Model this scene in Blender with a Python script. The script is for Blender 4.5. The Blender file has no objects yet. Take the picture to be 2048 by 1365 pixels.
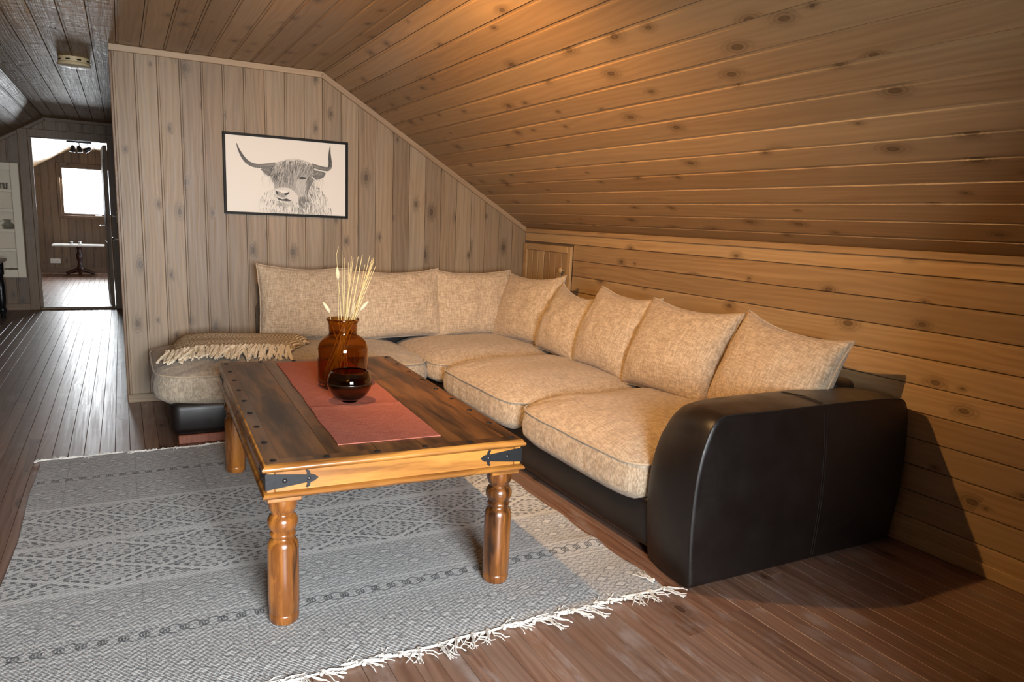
import bpy, math, random
from mathutils import Vector, Matrix, noise
random.seed(7)
PI = math.pi
S = bpy.context.scene
COL = S.collection

# ------------------------------------------------------------------ camera
R_RIGHT, R_DOWN, R_FWD = Vector((0.884356, -0.464764, 0.043682)), Vector((-0.049391, -0.186209, -0.981268)), Vector((0.464192, 0.865633, -0.18763))
cd = bpy.data.cameras.new('camera'); cam = bpy.data.objects.new('camera', cd); COL.objects.link(cam)
M = Matrix.Identity(4)
for i, ax in enumerate((R_RIGHT, -R_DOWN, -R_FWD)):
    for j in range(3): M[j][i] = ax[j]
M[0][3], M[1][3], M[2][3] = 0, 0, 1.2
cam.matrix_world = M
cd.sensor_width = 36; cd.lens = 25.604; cd.shift_x = 0.00034; cd.shift_y = 0.01998; cd.clip_start = 0.02
S.camera = cam

# ------------------------------------------------------------------ world, light, exposure
W = bpy.data.worlds.new('world'); S.world = W; W.use_nodes = True
W.node_tree.nodes['Background'].inputs[0].default_value = (0.80, 0.90, 1.0, 1)
W.node_tree.nodes['Background'].inputs[1].default_value = 3.0
S.view_settings.view_transform = 'Standard'; S.view_settings.look = 'None'
S.view_settings.gamma = 1; S.view_settings.use_curve_mapping = False
S.view_settings.exposure = 0.04

def area(name, loc, rot, sx, sy, power, col):
    l = bpy.data.lights.new(name, 'AREA'); l.shape = 'RECTANGLE'; l.size = sx; l.size_y = sy; l.energy = power; l.color = col
    o = bpy.data.objects.new(name, l); COL.objects.link(o); o.location = loc; o.rotation_euler = rot; return o
# daylight entering the gable window behind the camera, and the window of the far room
area('daylight_gable_window', (0.35, -1.47, 1.25), (-PI/2, 0, 0), 1.25, 1.25, 500, (0.93, 0.97, 1.0)).rotation_euler = (PI/2, 0, 0)
area('daylight_far_window', (-0.24, 14.99, 1.40), (-PI/2+.45, 0, 0), 1.3, 0.78, 130, (0.93, 0.97, 1.0))
LAMP = (0.50, 2.50, 1.955)
LAMP_AIM = (2.60, 3.00, .55)
LAMP_AIM2, LAMP_W2 = (1.75, 4.96, 1.0), 75
LAMP_W, LAMP_C = 180, (1.0, 0.55, 0.20)

# ------------------------------------------------------------------ mesh helpers
class MB:
    def __init__(s): s.v = []; s.f = []
    def add(s, vs, fs):
        b = len(s.v); s.v += [tuple(p) for p in vs]; s.f += [tuple(b+i for i in f) for f in fs]; return s
    def box(s, x0, x1, y0, y1, z0, z1):
        return s.add([(x0,y0,z0),(x1,y0,z0),(x1,y1,z0),(x0,y1,z0),(x0,y0,z1),(x1,y0,z1),(x1,y1,z1),(x0,y1,z1)],
                     [(0,3,2,1),(4,5,6,7),(0,1,5,4),(1,2,6,5),(2,3,7,6),(3,0,4,7)])
    def cbox(s, x0, x1, y0, y1, z0, z1, c):
        # chamfered box
        pts = []; 
        for (x, sx) in ((x0,1),(x1,-1)):
            for (y, sy) in ((y0,1),(y1,-1)):
                for (z, sz) in ((z0,1),(z1,-1)):
                    pts.append(((x+sx*c,y+sy*c,z),(x+sx*c,y,z+sz*c),(x,y+sy*c,z+sz*c)))
        import bmesh
        bm = bmesh.new()
        for t in pts:
            for p in t: bm.verts.new(p)
        bmesh.ops.convex_hull(bm, input=bm.verts); bm.verts.index_update()
        vs = [v.co[:] for v in bm.verts]; fs = [[v.index for v in f.verts] for f in bm.faces]; bm.free()
        return s.add(vs, fs)
    def tube(s, path, r, n=6, closed=False, caps=True):
        P = [Vector(p) for p in path]; m = len(P); rs = r if isinstance(r, (list, tuple)) else [r]*m
        vs = []; fs = []; up = None
        for i in range(m):
            a = P[i-1] if (i > 0 or closed) else P[i]; b = P[(i+1) % m] if (i < m-1 or closed) else P[i]
            t = (b-a); t = t.normalized() if t.length > 1e-9 else Vector((0,0,1))
            if up is None:
                up = Vector((0,0,1)) if abs(t.z) < .9 else Vector((1,0,0))
            u = (up - t*up.dot(t)); u = u.normalized() if u.length > 1e-6 else t.orthogonal().normalized(); up = u; w = t.cross(u)
            for k in range(n):
                q = 2*PI*k/n; vs.append(P[i] + (u*math.cos(q)+w*math.sin(q))*rs[i])
        for i in range(m if closed else m-1):
            for k in range(n):
                a = i*n+k; b = i*n+(k+1) % n; c = ((i+1) % m)*n+(k+1) % n; d = ((i+1) % m)*n+k
                fs.append((a,b,c,d))
        if not closed and caps: fs += [tuple(range(n-1,-1,-1)), tuple((m-1)*n+k for k in range(n))]
        return s.add(vs, fs)
    def lathe(s, prof, n=32, c=(0,0,0), caps=True):
        vs = []; fs = []
        for (r, z) in prof:
            for k in range(n):
                q = 2*PI*k/n; vs.append((c[0]+r*math.cos(q), c[1]+r*math.sin(q), c[2]+z))
        for i in range(len(prof)-1):
            for k in range(n):
                fs.append((i*n+k, i*n+(k+1) % n, (i+1)*n+(k+1) % n, (i+1)*n+k))
        if caps: fs += [tuple(range(n-1,-1,-1)), tuple((len(prof)-1)*n+k for k in range(n))]
        return s.add(vs, fs)
    def prism(s, poly, a, b, axis='z'):
        n = len(poly)
        def P(p, h): return {'z': (p[0],p[1],h), 'y': (p[0],h,p[1]), 'x': (h,p[0],p[1])}[axis]
        return s.add([P(p,a) for p in poly]+[P(p,b) for p in poly],
                     [tuple(range(n-1,-1,-1)), tuple(range(n,2*n))]+[(i,(i+1) % n,n+(i+1) % n,n+i) for i in range(n)])
    def grid(s, nu, nv, fn):
        vs = [fn(i/nu, j/nv) for i in range(nu+1) for j in range(nv+1)]
        fs = [(i*(nv+1)+j,(i+1)*(nv+1)+j,(i+1)*(nv+1)+j+1,i*(nv+1)+j+1) for i in range(nu) for j in range(nv)]
        return s.add(vs, fs)
    def mesh(s, name, smooth=None, fix=True):
        me = bpy.data.meshes.new(name); me.from_pydata(s.v, [], s.f)
        if fix:
            import bmesh
            bm = bmesh.new(); bm.from_mesh(me); bmesh.ops.recalc_face_normals(bm, faces=bm.faces); bm.to_mesh(me); bm.free()
        if smooth:
            for p in me.polygons: p.use_smooth = True
            me.set_sharp_from_angle(angle=math.radians(smooth))
        me.update(); return me
    def obj(s, name, mat, parent=None, smooth=None, **kw):
        return link(name, s.mesh(name, smooth), mat, parent, **kw)

def link(name, me, mat, parent=None, loc=None, rot=None, mtx=None):
    o = bpy.data.objects.new(name, me); COL.objects.link(o)
    if mat and not me.materials: me.materials.append(mat)
    if parent: o.parent = parent
    if mtx is not None: o.matrix_basis = mtx
    if loc is not None: o.location = loc
    if rot is not None: o.rotation_euler = rot
    return o
def tag(o, label, cat, group=None):
    o['label'] = label; o['category'] = cat
    if group: o['group'] = group
    return o
def thing(name, label, cat, loc=(0,0,0), rot=(0,0,0), group=None):
    o = bpy.data.objects.new(name, None); COL.objects.link(o); o.location = loc; o.rotation_euler = rot; o.empty_display_size = .05
    return tag(o, label, cat, group)
def struct(o, label=None):
    o['kind'] = 'structure'
    if label: o['label'] = label
    return o

# ------------------------------------------------------------------ node helpers
class X:
    """a node socket with arithmetic"""
    nt = None
    def __init__(s, k): s.k = k
    @staticmethod
    def m(op, *a):
        n = X.nt.nodes.new('ShaderNodeMath'); n.operation = op
        for i, q in enumerate(a):
            if isinstance(q, X): X.nt.links.new(q.k, n.inputs[i])
            else: n.inputs[i].default_value = q
        return X(n.outputs[0])
    def __add__(s,o): return X.m('ADD',s,o)
    __radd__ = __add__
    def __sub__(s,o): return X.m('SUBTRACT',s,o)
    def __rsub__(s,o): return X.m('SUBTRACT',o,s)
    def __mul__(s,o): return X.m('MULTIPLY',s,o)
    __rmul__ = __mul__
    def __truediv__(s,o): return X.m('DIVIDE',s,o)
    def lt(s,o): return X.m('LESS_THAN',s,o)
    def gt(s,o): return X.m('GREATER_THAN',s,o)
    def abs(s): return X.m('ABSOLUTE',s)
    def fr(s): return X.m('FRACT',s)
    def fl(s): return X.m('FLOOR',s)
    def mx(s,o): return X.m('MAXIMUM',s,o)
    def mn(s,o): return X.m('MINIMUM',s,o)
def mat(name):
    m = bpy.data.materials.new(name); m.use_nodes = True; nt = m.node_tree; X.nt = nt
    return m, nt, nt.nodes['Principled BSDF']
def node(t, **kw):
    n = X.nt.nodes.new(t)
    for k, v in kw.items(): setattr(n, k, v)
    return n
def ln(a, b): X.nt.links.new(a.k if isinstance(a, X) else a, b)
def xyz(vec):
    n = node('ShaderNodeSeparateXYZ'); ln(vec, n.inputs[0]); return X(n.outputs[0]), X(n.outputs[1]), X(n.outputs[2])
def comb(a, b, c):
    n = node('ShaderNodeCombineXYZ')
    for i, q in enumerate((a,b,c)):
        if isinstance(q, X): ln(q, n.inputs[i])
        else: n.inputs[i].default_value = q
    return n.outputs[0]
def noise_(vec, scale=1, detail=3, rough=.5, dist=0):
    n = node('ShaderNodeTexNoise'); ln(vec, n.inputs['Vector']); n.inputs['Scale'].default_value = scale
    n.inputs['Detail'].default_value = detail; n.inputs['Roughness'].default_value = rough; n.inputs['Distortion'].default_value = dist
    return X(n.outputs[0])
def mr(x, a, b, c=0, d=1, smooth=False):
    n = node('ShaderNodeMapRange'); ln(x, n.inputs[0])
    for i, q in enumerate((a,b,c,d)): n.inputs[i+1].default_value = q
    n.interpolation_type = 'SMOOTHSTEP' if smooth else 'LINEAR'
    return X(n.outputs[0])
def mixc(f, a, b, mode='MIX'):
    n = node('ShaderNodeMix', data_type='RGBA', blend_type=mode)
    for sock, q in ((n.inputs[0], f), (n.inputs[6], a), (n.inputs[7], b)):
        if isinstance(q, X): ln(q, sock)
        elif hasattr(q, 'links'): ln(q, sock)
        elif isinstance(q, (tuple, list)): sock.default_value = (*q, 1) if len(q) == 3 else q
        else: sock.default_value = q
    return n.outputs[2]
def bump(h, strength, dist, b):
    n = node('ShaderNodeBump'); ln(h, n.inputs['Height']); n.inputs['Strength'].default_value = strength; n.inputs['Distance'].default_value = dist
    ln(n.outputs[0], b.inputs['Normal'])
def objco(rand=True):
    tc = node('ShaderNodeTexCoord'); x, y, z = xyz(tc.outputs['Object'])
    if not rand: return x, y, z, None
    r = X(node('ShaderNodeObjectInfo').outputs['Random'])
    return x + r*37.3, y + r*91.7, z, r

def pine(name, c1, c2, grey, rough=.42, knots=.55, bumpd=.0006, spec=.5, wavy=0.0, worn=0):
    """stained pine, grain along local Y, face along local X"""
    m, nt, b = mat(name)
    x, y, z, r = objco()
    kv = node('ShaderNodeTexVoronoi', voronoi_dimensions='2D'); ln(comb(x*6.2, y*3.3, 0), kv.inputs['Vector']); kv.inputs['Scale'].default_value = 1
    d = X(kv.outputs['Distance']); cr, cg, cb = xyz(kv.outputs['Color'])
    on = cr.lt(knots); size = .035 + cg*.075
    core = mr(d/size, .55, 1.0, 1, 0, True)*on
    halo = mr(d/size, .8, 3.0, 1, 0, True)*on
    w = noise_(comb(x*9, y*.9, r*9), 1, 3, .55)
    warp = w*.05 + halo*.035
    g1 = noise_(comb((x+warp)*95, y*1.6, z*60), 1, 4, .62)
    g2 = noise_(comb((x+warp)*26, y*.7, z*20), 1, 2, .5)
    rings = mr(X.m('SINE', (d/size)*9 + g1*6), -1, 1)
    cath = X.m('SINE', (x + w*.16 + halo*.02)*210 + g2*3)*.5 + .5
    g = mr(g1*.55 + g2*.40 + cath*.22, .40, .80)
    blot = mr(noise_(comb(x*3, y*1.1, r*31), 1, 4, .6), .38, .66)
    col = mixc(g, c1, c2)
    col = mixc(blot*.55, col, grey)
    col = mixc(halo*(.30+rings*.40), col, tuple(q*.45 for q in c1))
    col = mixc(core*.68, col, (c1[0]*.28, c1[1]*.25, c1[2]*.24))
    if worn:
        wn = mr(noise_(comb(x*9, y*3, 0), 1, 6, .7), .54, .66)
        col = mixc(wn*worn, col, (.34, .29, .27))
    v = .80 + r*.40
    col = mixc(1.0, col, comb(v, v*(.97+r*.05), v*(.94+r*.08)), 'MULTIPLY')
    ln(col, b.inputs['Base Color'])
    ln(mr(g1, .3, .8, rough-.07, rough+.12), b.inputs['Roughness'])
    b.inputs['Specular IOR Level'].default_value = spec
    h = g1*.6 + g2*.5 - core*.4
    if wavy:
        h = h + noise_(comb(x*6, y*14, r*3), 1, 3, .6, .6)*wavy
    bump(h, .7, bumpd, b)
    return m

def plain(name, col, rough=.5, metal=0, spec=.5, bumpd=0, bs=60, var=0, coat=0):
    m, nt, b = mat(name)
    tc = node('ShaderNodeTexCoord'); n = noise_(tc.outputs['Object'], bs, 4, .6)
    ln(mixc(n*var*2, tuple(c*(1+var) for c in col), tuple(c*max(0, 1-var) for c in col)), b.inputs['Base Color'])
    b.inputs['Roughness'].default_value = rough; b.inputs['Metallic'].default_value = metal; b.inputs['Specular IOR Level'].default_value = spec
    b.inputs['Coat Weight'].default_value = coat; b.inputs['Coat Roughness'].default_value = .12
    if bumpd: bump(n, .6, bumpd, b)
    return m

def linen(name, ca, cb_, thread=215, plane='xz'):
    m, nt, b = mat(name)
    x, y, z, r = objco()
    p, q, o = (x, z, y) if plane == 'xz' else (x, y, z)
    a = noise_(comb(p*thread, q*26, o*60), 1, 2, .6)
    c = noise_(comb(p*26, q*thread, o*60+5), 1, 2, .6)
    t = mr(a+c, .82, 1.20)
    soft = noise_(comb(x*3, y*3, z*3), 1, 3, .5)
    ln(mixc(mr(t*.9+soft*.2, 0, 1.1), ca, cb_), b.inputs['Base Color'])
    b.inputs['Roughness'].default_value = .92; b.inputs['Specular IOR Level'].default_value = .15
    b.inputs['Sheen Weight'].default_value = .2; b.inputs['Sheen Roughness'].default_value = .5
    wr = noise_(comb(x*9, y*9, z*9), 1, 2, .5, .4)
    bump(t*.5 + wr*1.2, .6, .0026, b)
    return m

def leather(name, col):
    m, nt, b = mat(name)
    tc = node('ShaderNodeTexCoord')
    v = node('ShaderNodeTexVoronoi', feature='DISTANCE_TO_EDGE'); ln(tc.outputs['Object'], v.inputs['Vector']); v.inputs['Scale'].default_value = 420
    big = noise_(tc.outputs['Object'], 9, 4, .6)
    ln(mixc(big, col, tuple(q*1.7 for q in col)), b.inputs['Base Color'])
    ln(mr(big, .3, .7, .30, .44), b.inputs['Roughness'])
    bump(X(v.outputs[0])*.6 + big*2.2, .35, .0012, b)
    return m

def glass(name, col, rough=.02, dens=0):
    m, nt, b = mat(name)
    b.inputs['Base Color'].default_value = (*col, 1); b.inputs['Roughness'].default_value = rough
    b.inputs['Transmission Weight'].default_value = 1; b.inputs['IOR'].default_value = 1.45
    return m
def pane(name):
    m, nt, b = mat(name)
    tr = node('ShaderNodeBsdfTransparent'); gl = node('ShaderNodeBsdfGlossy'); gl.inputs['Roughness'].default_value = .02
    fr_ = node('ShaderNodeFresnel'); mx = node('ShaderNodeMixShader'); ln(fr_.outputs[0], mx.inputs[0]); ln(tr.outputs[0], mx.inputs[1]); ln(gl.outputs[0], mx.inputs[2])
    ln(mx.outputs[0], nt.nodes['Material Output'].inputs[0]); return m

def rosewood(name, dark, mid, gold, rough, amt=.5, along='y', coat=.25):
    m, nt, b = mat(name)
    x, y, z, r = objco()
    if along == 'z': y, z = z, y
    if along == 'x': x, y = y, x
    w = noise_(comb(x*5, y*1.5, z*5+r*5), 1, 3, .6)
    fine = noise_(comb(x*170, y*5, z*170), 1, 3, .6)
    band = noise_(comb((x+w*.09)*20, y*1.9, (z+w*.09)*20), 1, 4, .62, .6)
    t = mr(band*.85+fine*.2, .42, .62)
    col = mixc(t, dark, mid)
    g = mr(noise_(comb((x+w*.12)*9, y*1.3, (z+w*.12)*9+4), 1, 3, .55), .5-amt*.18, .62-amt*.1)
    col = mixc(g*.85, col, mixc(t, mid, gold))
    ln(col, b.inputs['Base Color'])
    ln(mr(w, .3, .7, rough, rough+.14), b.inputs['Roughness'])
    b.inputs['Coat Weight'].default_value = coat; b.inputs['Coat Roughness'].default_value = .2
    bump(fine*.5+band*.4, .35, .0006, b)
    return m

# ------------------------------------------------------------------ materials
M_WALL = pine('pine_wall_greige', (.175,.113,.060), (.285,.194,.112), (.232,.188,.136), rough=.48, knots=.6)
M_KNEE = pine('pine_wall_lamp_warmed', (.285,.168,.075), (.40,.255,.125), (.30,.21,.115), rough=.45, knots=.5)  # same pine as the end wall, lamp warmth put into the colour
M_CEIL = pine('pine_ceiling', (.275,.160,.074), (.36,.222,.108), (.275,.19,.105), rough=.42, knots=.65, bumpd=.0009)  # the wall pine again, tinted with the warm lamplight on the slope
M_HCEIL = pine('pine_ceiling_weathered', (.22,.12,.045), (.37,.225,.095), (.27,.185,.09), rough=.48, knots=.5, bumpd=.006, wavy=1.6, spec=.5)
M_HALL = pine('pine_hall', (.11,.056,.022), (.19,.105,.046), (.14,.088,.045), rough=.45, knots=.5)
M_FLOOR = pine('painted_floor_plank', (.15,.072,.044), (.25,.138,.090), (.215,.148,.118), rough=.36, knots=.35, bumpd=.0007, spec=.6, worn=.5)
M_TRIM = pine('pine_trim', (.27,.18,.105), (.36,.25,.155), (.30,.23,.155), rough=.45, knots=.0)
M_DARK = plain('groove_shadow_timber', (.10,.065,.04), .8, var=.2, bs=20)
M_LINEN = linen('beige_linen', (.31,.23,.15), (.59,.465,.33))
M_LINEN2 = linen('oatmeal_linen', (.29,.225,.155), (.56,.455,.335))
M_SEAT = linen('beige_seat_linen', (.30,.225,.15), (.57,.455,.33), plane='xy')
M_SEAT2 = linen('oatmeal_seat_linen', (.26,.21,.155), (.48,.40,.30), plane='xy')
M_PIPE = linen('linen_piping', (.36,.28,.19), (.52,.41,.29))
M_LEATHER = leather('black_brown_leather', (.0065,.0045,.004))
M_STITCH = plain('leather_stitch', (.014,.010,.008), .7, spec=.2)
M_FRAME = plain('black_frame_wood', (.008,.008,.008), .5, spec=.15)
M_FOOT = pine('red_stained_foot', (.17,.05,.025), (.26,.085,.045), (.2,.07,.04), knots=0)
M_PED = plain('dark_mahogany', (.045,.014,.009), .35, var=.2)
M_TTOP = rosewood('rosewood_top', (.020,.0085,.004), (.085,.034,.011), (.23,.095,.027), .30, .6, coat=.05)
M_TSIDE = rosewood('rosewood_golden_x', (.10,.034,.008), (.30,.115,.022), (.50,.22,.045), .22, .6, 'x')
M_TSIDEY = rosewood('rosewood_golden_y', (.10,.034,.008), (.30,.115,.022), (.56,.255,.055), .22, .9, 'y')
M_TLEG = rosewood('rosewood_leg', (.026,.009,.003), (.20,.066,.013), (.44,.165,.030), .18, .5, 'z')
M_IRON = plain('black_iron', (.02,.021,.023), .45, metal=.6, var=.3, bumpd=.0008, bs=80)
M_RIVET = plain('rivet_iron', (.10,.10,.105), .3, metal=.9)
M_AMBER = glass('amber_glass', (.56,.29,.07))
M_SMOKE = glass('smoky_brown_glass', (.36,.235,.10))
M_STRAW = plain('dried_straw', (.50,.41,.20), .7, var=.15)
M_TAIL = plain('bunny_tail_fluff', (.58,.48,.31), .9, var=.15, bumpd=.002, bs=300)
M_BLACK = plain('black_lacquer', (.010,.010,.011), .25)
M_WHITE = plain('aged_white_paint', (.70,.60,.45), .45, var=.04)
M_PLASTIC = plain('yellowed_plastic', (.58,.46,.27), .4)
M_WPLAST = plain('white_plastic', (.75,.74,.70), .4)
M_STEEL = plain('brushed_steel', (.62,.62,.62), .25, metal=1)
M_PANE = pane('window_glass')
M_CGLASS = glass('clear_glass', (.95,.97,.97))
M_FRINGE = plain('cream_cotton', (.60,.57,.52), .95, var=.1, bs=200)
M_TFRINGE = plain('throw_cotton', (.70,.61,.46), .95, var=.1, bs=200)

def runner_mat():
    m, nt, b = mat('terracotta_weave'); x, y, z, r = objco(False)
    a = noise_(comb(x*14, y*420, 0), 1, 2, .5); c = noise_(comb(x*300, y*60, 0), 1, 2, .5)
    t = mr(a*.7+c*.4, .4, .72); ln(mixc(t, (.29,.085,.058), (.46,.165,.115)), b.inputs['Base Color'])
    b.inputs['Roughness'].default_value = .95; b.inputs['Specular IOR Level'].default_value = .1
    bump(t, .8, .002, b); return m
M_RUNNER = runner_mat()

def rug_mat():
    m, nt, b = mat('grey_block_print_rug'); x, y, z, r = objco(False)      # local frame: world metres
    wob = noise_(comb(x*3, y*3, 0), 1, 2)*.02
    yy = y + wob - .01
    n1 = noise_(comb(x*210, y*210, 0), 1, 2, .7); n2 = noise_(comb(x*40, y*90, 0), 1, 3, .6)
    def near(c, w): return (yy-c).abs().lt(w)
    def band(a, c): return yy.gt(a)*yy.lt(c)
    # speckled ground
    weave = mr(n1*.75+n2*.35, .47, .64)
    # two wide middle bands with diamond lattices
    def lattice(c, h, p, off):
        a = (((x+off)/p).fr()-.5).abs()*2; v = ((yy-c)/(h*.5)).abs()
        l1 = (a-v).abs(); l2 = (a+v-1).abs()
        line = l1.lt(.055).mx(l2.lt(.055)); dotted = ((x*34).fr().gt(.45))
        edge = l1.mn(l2); edge_dark = edge.gt(.055)*edge.lt(.13)*dotted
        inner = (a+v).lt(.45).mx((2-a-v).lt(.45))
        dash = ((x*30+(yy*27).fl()*.5).fr().lt(.55))*((yy*54).fr().lt(.5))
        return line, edge_dark, dash, inner
    out = weave*.46
    for (lo, hi, p, off) in ((2.472, 2.825, .64, .10), (2.865, 3.208, .46, .02)):
        ln_, ed, dash, inner = lattice((lo+hi)/2, hi-lo, p, off)
        k = (dash*.55*(1-inner*.5) + weave*.28).mx(ed*.75)*(1-ln_*.95)
        bb = band(lo, hi); out = out*(1-bb) + k*bb
    # fields of small diamonds with a hexagon chain
    def small(c, p=.062, off=0.0):
        a = (((x+off)/p).fr()-.5).abs()*p; v = (yy-c).abs(); return (a*.62+v).lt(.0125), ((a*.62+v-.0175).abs()).lt(.003)
    fw = None; fd = None
    for i, c in enumerate((1.83,1.885,1.94,2.27,2.325,2.38,3.30,3.36,3.42,3.72,3.78)):
        wq, dq = small(c, .115, (i % 3)*.04)
        fw = wq if fw is None else fw.mx(wq); fd = dq if fd is None else fd.mx(dq)
    hexr = None
    for c in (2.13, 3.57):
        for (off, dv) in ((0.0, .0), (.026, .0)):
            u_ = ((((x+off)/.052).fr()-.5)*.052).abs(); v = (yy-c-dv).abs()
            hd_ = u_.mx(u_*.5+v*.866)
            q = ((hd_-(.0225 if off == 0 else .012)).abs()).lt(.0026)*v.lt(.027)
            hexr = q if hexr is None else hexr.mx(q)
    fine = ((yy*46+(((x*30).fr()-.5).abs())*1.2).fr().lt(.30))*(1-band(2.46,3.22))*(1-band(2.095,2.165))*(1-band(3.535,3.605))
    vl = ((x/.27).fr().lt(.012))*(1-band(2.46,3.22))
    out = out.mx(fd*.6).mx(hexr*.8).mx(fine*.55).mx(vl*.5)
    out = out*(1-fw*.9)
    st = near(3.22,.012).mx(near(2.845,.017)).mx(near(2.46,.010)).mx(near(2.075,.004)).mx(near(2.185,.004))
    out = out*(1-st*.85)
    fade = mr(noise_(comb(x*60, y*60, 2), 1, 3, .7), .3, .6, .62, 1.1)
    out = out*fade
    col = mixc(out, (.54,.545,.54), (.045,.05,.06))
    ln(col, b.inputs['Base Color']); b.inputs['Roughness'].default_value = .95; b.inputs['Specular IOR Level'].default_value = .1
    rib = X.m('SINE', y*900)*.2
    bump(n1*.6 + rib + n2*.3, .8, .003, b); return m
M_RUG = rug_mat()

def throw_mat():
    m, nt, b = mat('chevron_knit'); x, y, z, r = objco(False)
    zz = ((y*9).fr()-.5).abs()*.10
    s = X.m('SINE', (x+zz)*300)
    t = mr(s, -.6, .9); n = noise_(comb(x*60, y*60, z*60), 1, 2)
    ln(mixc(mr(t*.8+n*.3, .1, .95), (.19,.13,.07), (.74,.62,.45)), b.inputs['Base Color'])
    b.inputs['Roughness'].default_value = .95; b.inputs['Specular IOR Level'].default_value = .1
    bump(t+n*.3, .8, .004, b); return m
M_THROW = throw_mat()

def vcol_mat():
    m, nt, b = mat('printed_paper'); a = node('ShaderNodeVertexColor', layer_name='ink'); ln(a.outputs[0], b.inputs['Base Color'])
    b.inputs['Roughness'].default_value = .45; b.inputs['Specular IOR Level'].default_value = .25; return m
M_PRINT = vcol_mat()

# ------------------------------------------------------------------ the shell
ZC = 2.095; XB = 1.186; XBL = -0.693; XR = 2.735; XL = -2.242; ZK = 1.16; Y0 = 4.96; YF = 9.68; YE = 14.9; YB = -1.40; XP = -0.005
SL = Vector((XR-XB, 0, ZK-ZC)); SLEN = SL.length; SL.normalize()
FR = -0.35   # added unseen wall behind the camera, holds back part of the daylight

def board_mesh(w, l0, l1, t=.012, lip=.0115, lipd=.0042, gap=.0016, base=0.0):
    """profile across X (0..w) extruded along Y; end at l0 for x=0 and l1 for x=w (slanted cut); face towards +Z"""
    pr = [(gap, -t), (gap, -lipd), (lip, -lipd), (lip+.0018, -.0004), (lip+.004, 0), (w-.0035, 0), (w-gap, -.0022), (w-gap, -t)]
    n = len(pr); vs = [(x, base, z) for x, z in pr] + [(x, l0+(l1-l0)*x/w, z) for x, z in pr]
    fs = [tuple(range(n)), tuple(range(2*n-1, n-1, -1))] + [(i, i+n, (i+1) % n+n, (i+1) % n) for i in range(n)]
    mb = MB(); mb.add(vs, fs); return mb.mesh('board')
def put_board(parent, origin, ux, uy, w, l0, l1=None, mat_=None, name='board', **kw):
    ux, uy = Vector(ux), Vector(uy); uz = ux.cross(uy)
    m4 = Matrix(((ux.x,uy.x,uz.x,origin[0]),(ux.y,uy.y,uz.y,origin[1]),(ux.z,uy.z,uz.z,origin[2]),(0,0,0,1)))
    return link(name, board_mesh(w, l0, l0 if l1 is None else l1, **kw), mat_, parent, mtx=m4)

# ---- floor
floor = struct(MB().box(XL-.1, XR+.1, YB-.1, YE+.1, -.12, -.021).obj('floor', M_DARK), 'worn reddish brown painted plank floor')
def plank_mesh(w, l):
    g = .0005; t = .021
    pr = [(g,-t),(g,-.0012),(g+.0013,0),(w-g-.0013,0),(w-g,-.0012),(w-g,-t)]; n = len(pr)
    mb = MB(); mb.add([(x,0,z) for x,z in pr]+[(x,l-.0014,z) for x,z in pr], [tuple(range(n)), tuple(range(2*n-1,n-1,-1))]+[(i,i+n,(i+1)%n+n,(i+1)%n) for i in range(n)])
    return mb.mesh('plank')
PW = .0668; k0 = math.floor((XL-.784)/PW)
rf = random.Random(3)
def run_planks(x, w, a, b_, cuts):
    cs = [a]+sorted(c for c in cuts if a+.5 < c < b_-.5)+[b_]
    for p, q in zip(cs, cs[1:]):
        link('plank', plank_mesh(w, q-p), M_FLOOR, floor, loc=(x, p, rf.uniform(-.0012, 0)))
x = .784 + k0*PW
while x < XR-.005:
    w = min(PW, XR-x)
    if x+w < XP+.02:
        far = x > -1.35
        if x > -1.1:
            run_planks(x, w, FR, YF, [rf.uniform(1,3), rf.uniform(4.2,6), rf.uniform(6.6,8.6)] if x > -.8 else [rf.uniform(3,6)])
        else: run_planks(x, w, FR, YF, [rf.uniform(3,6)] if far else [])
        run_planks(x, w, YF, YE, [rf.uniform(11,13)] if far else [])
    else:
        run_planks(x, w, FR, Y0, [rf.uniform(.9,2.6)] if x > .3 else [rf.uniform(1.2,3.2)])
    x += PW
MB().box(XL, XR, YB, FR-.002, -.021, 0).obj('landing_floor', M_FLOOR, floor)
MB().box(XP+.08, XR, Y0+.1, YE, -.021, 0).obj('floor_slab', M_FLOOR, floor)

# ---- ceiling
ceil = struct(MB().box(XBL-.02, XB+.02, YB-.1, YE+.1, ZC+.013, ZC+.12).obj('ceiling', M_DARK), 'pine panelled ceiling with flat middle and sloping side')
def slab(name, p, q, y0, y1, th, parent):
    p = Vector((p[0],0,p[1])); q = Vector((q[0],0,q[1])); d = (q-p).normalized(); n = Vector((-d.z,0,d.x)) 
    if n.z < 0: n = -n
    a = p+n*.0135; b_ = q+n*.0135; c = q+n*th; e = p+n*th
    MB().prism([(v.x,v.z) for v in (a,b_,c,e)], y0, y1, 'y').obj(name, M_DARK, parent)
slab('slope_backing', (XB,ZC), (XR+.05,ZK-.03), YB-.1, YE+.1, .12, ceil)
slab('slope_backing', (XBL,ZC), (XL-.05,ZK-.03), YB-.1, YE+.1, .12, ceil)
# right slope: boards run along Y, counted down from the ridge side
cuts = [0] + [.083+.1166*k for k in range(15)] + [SLEN]
for i in range(len(cuts)-1):
    s0, s1 = cuts[i], cuts[i+1]
    o = Vector((XB,0,ZC)) + SL*s0
    for (a, b_) in ((YB, rf.uniform(.2,1.0)), (None, Y0)):
        if a is None: a = last
        last = b_
        # face looks down-left: local x = down slope, local y = -Y so that z = outward into the room
        put_board(ceil, (o.x, b_, o.z), SL, (0,-1,0), s1-s0, b_-a-.0005, mat_=M_CEIL)
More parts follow.
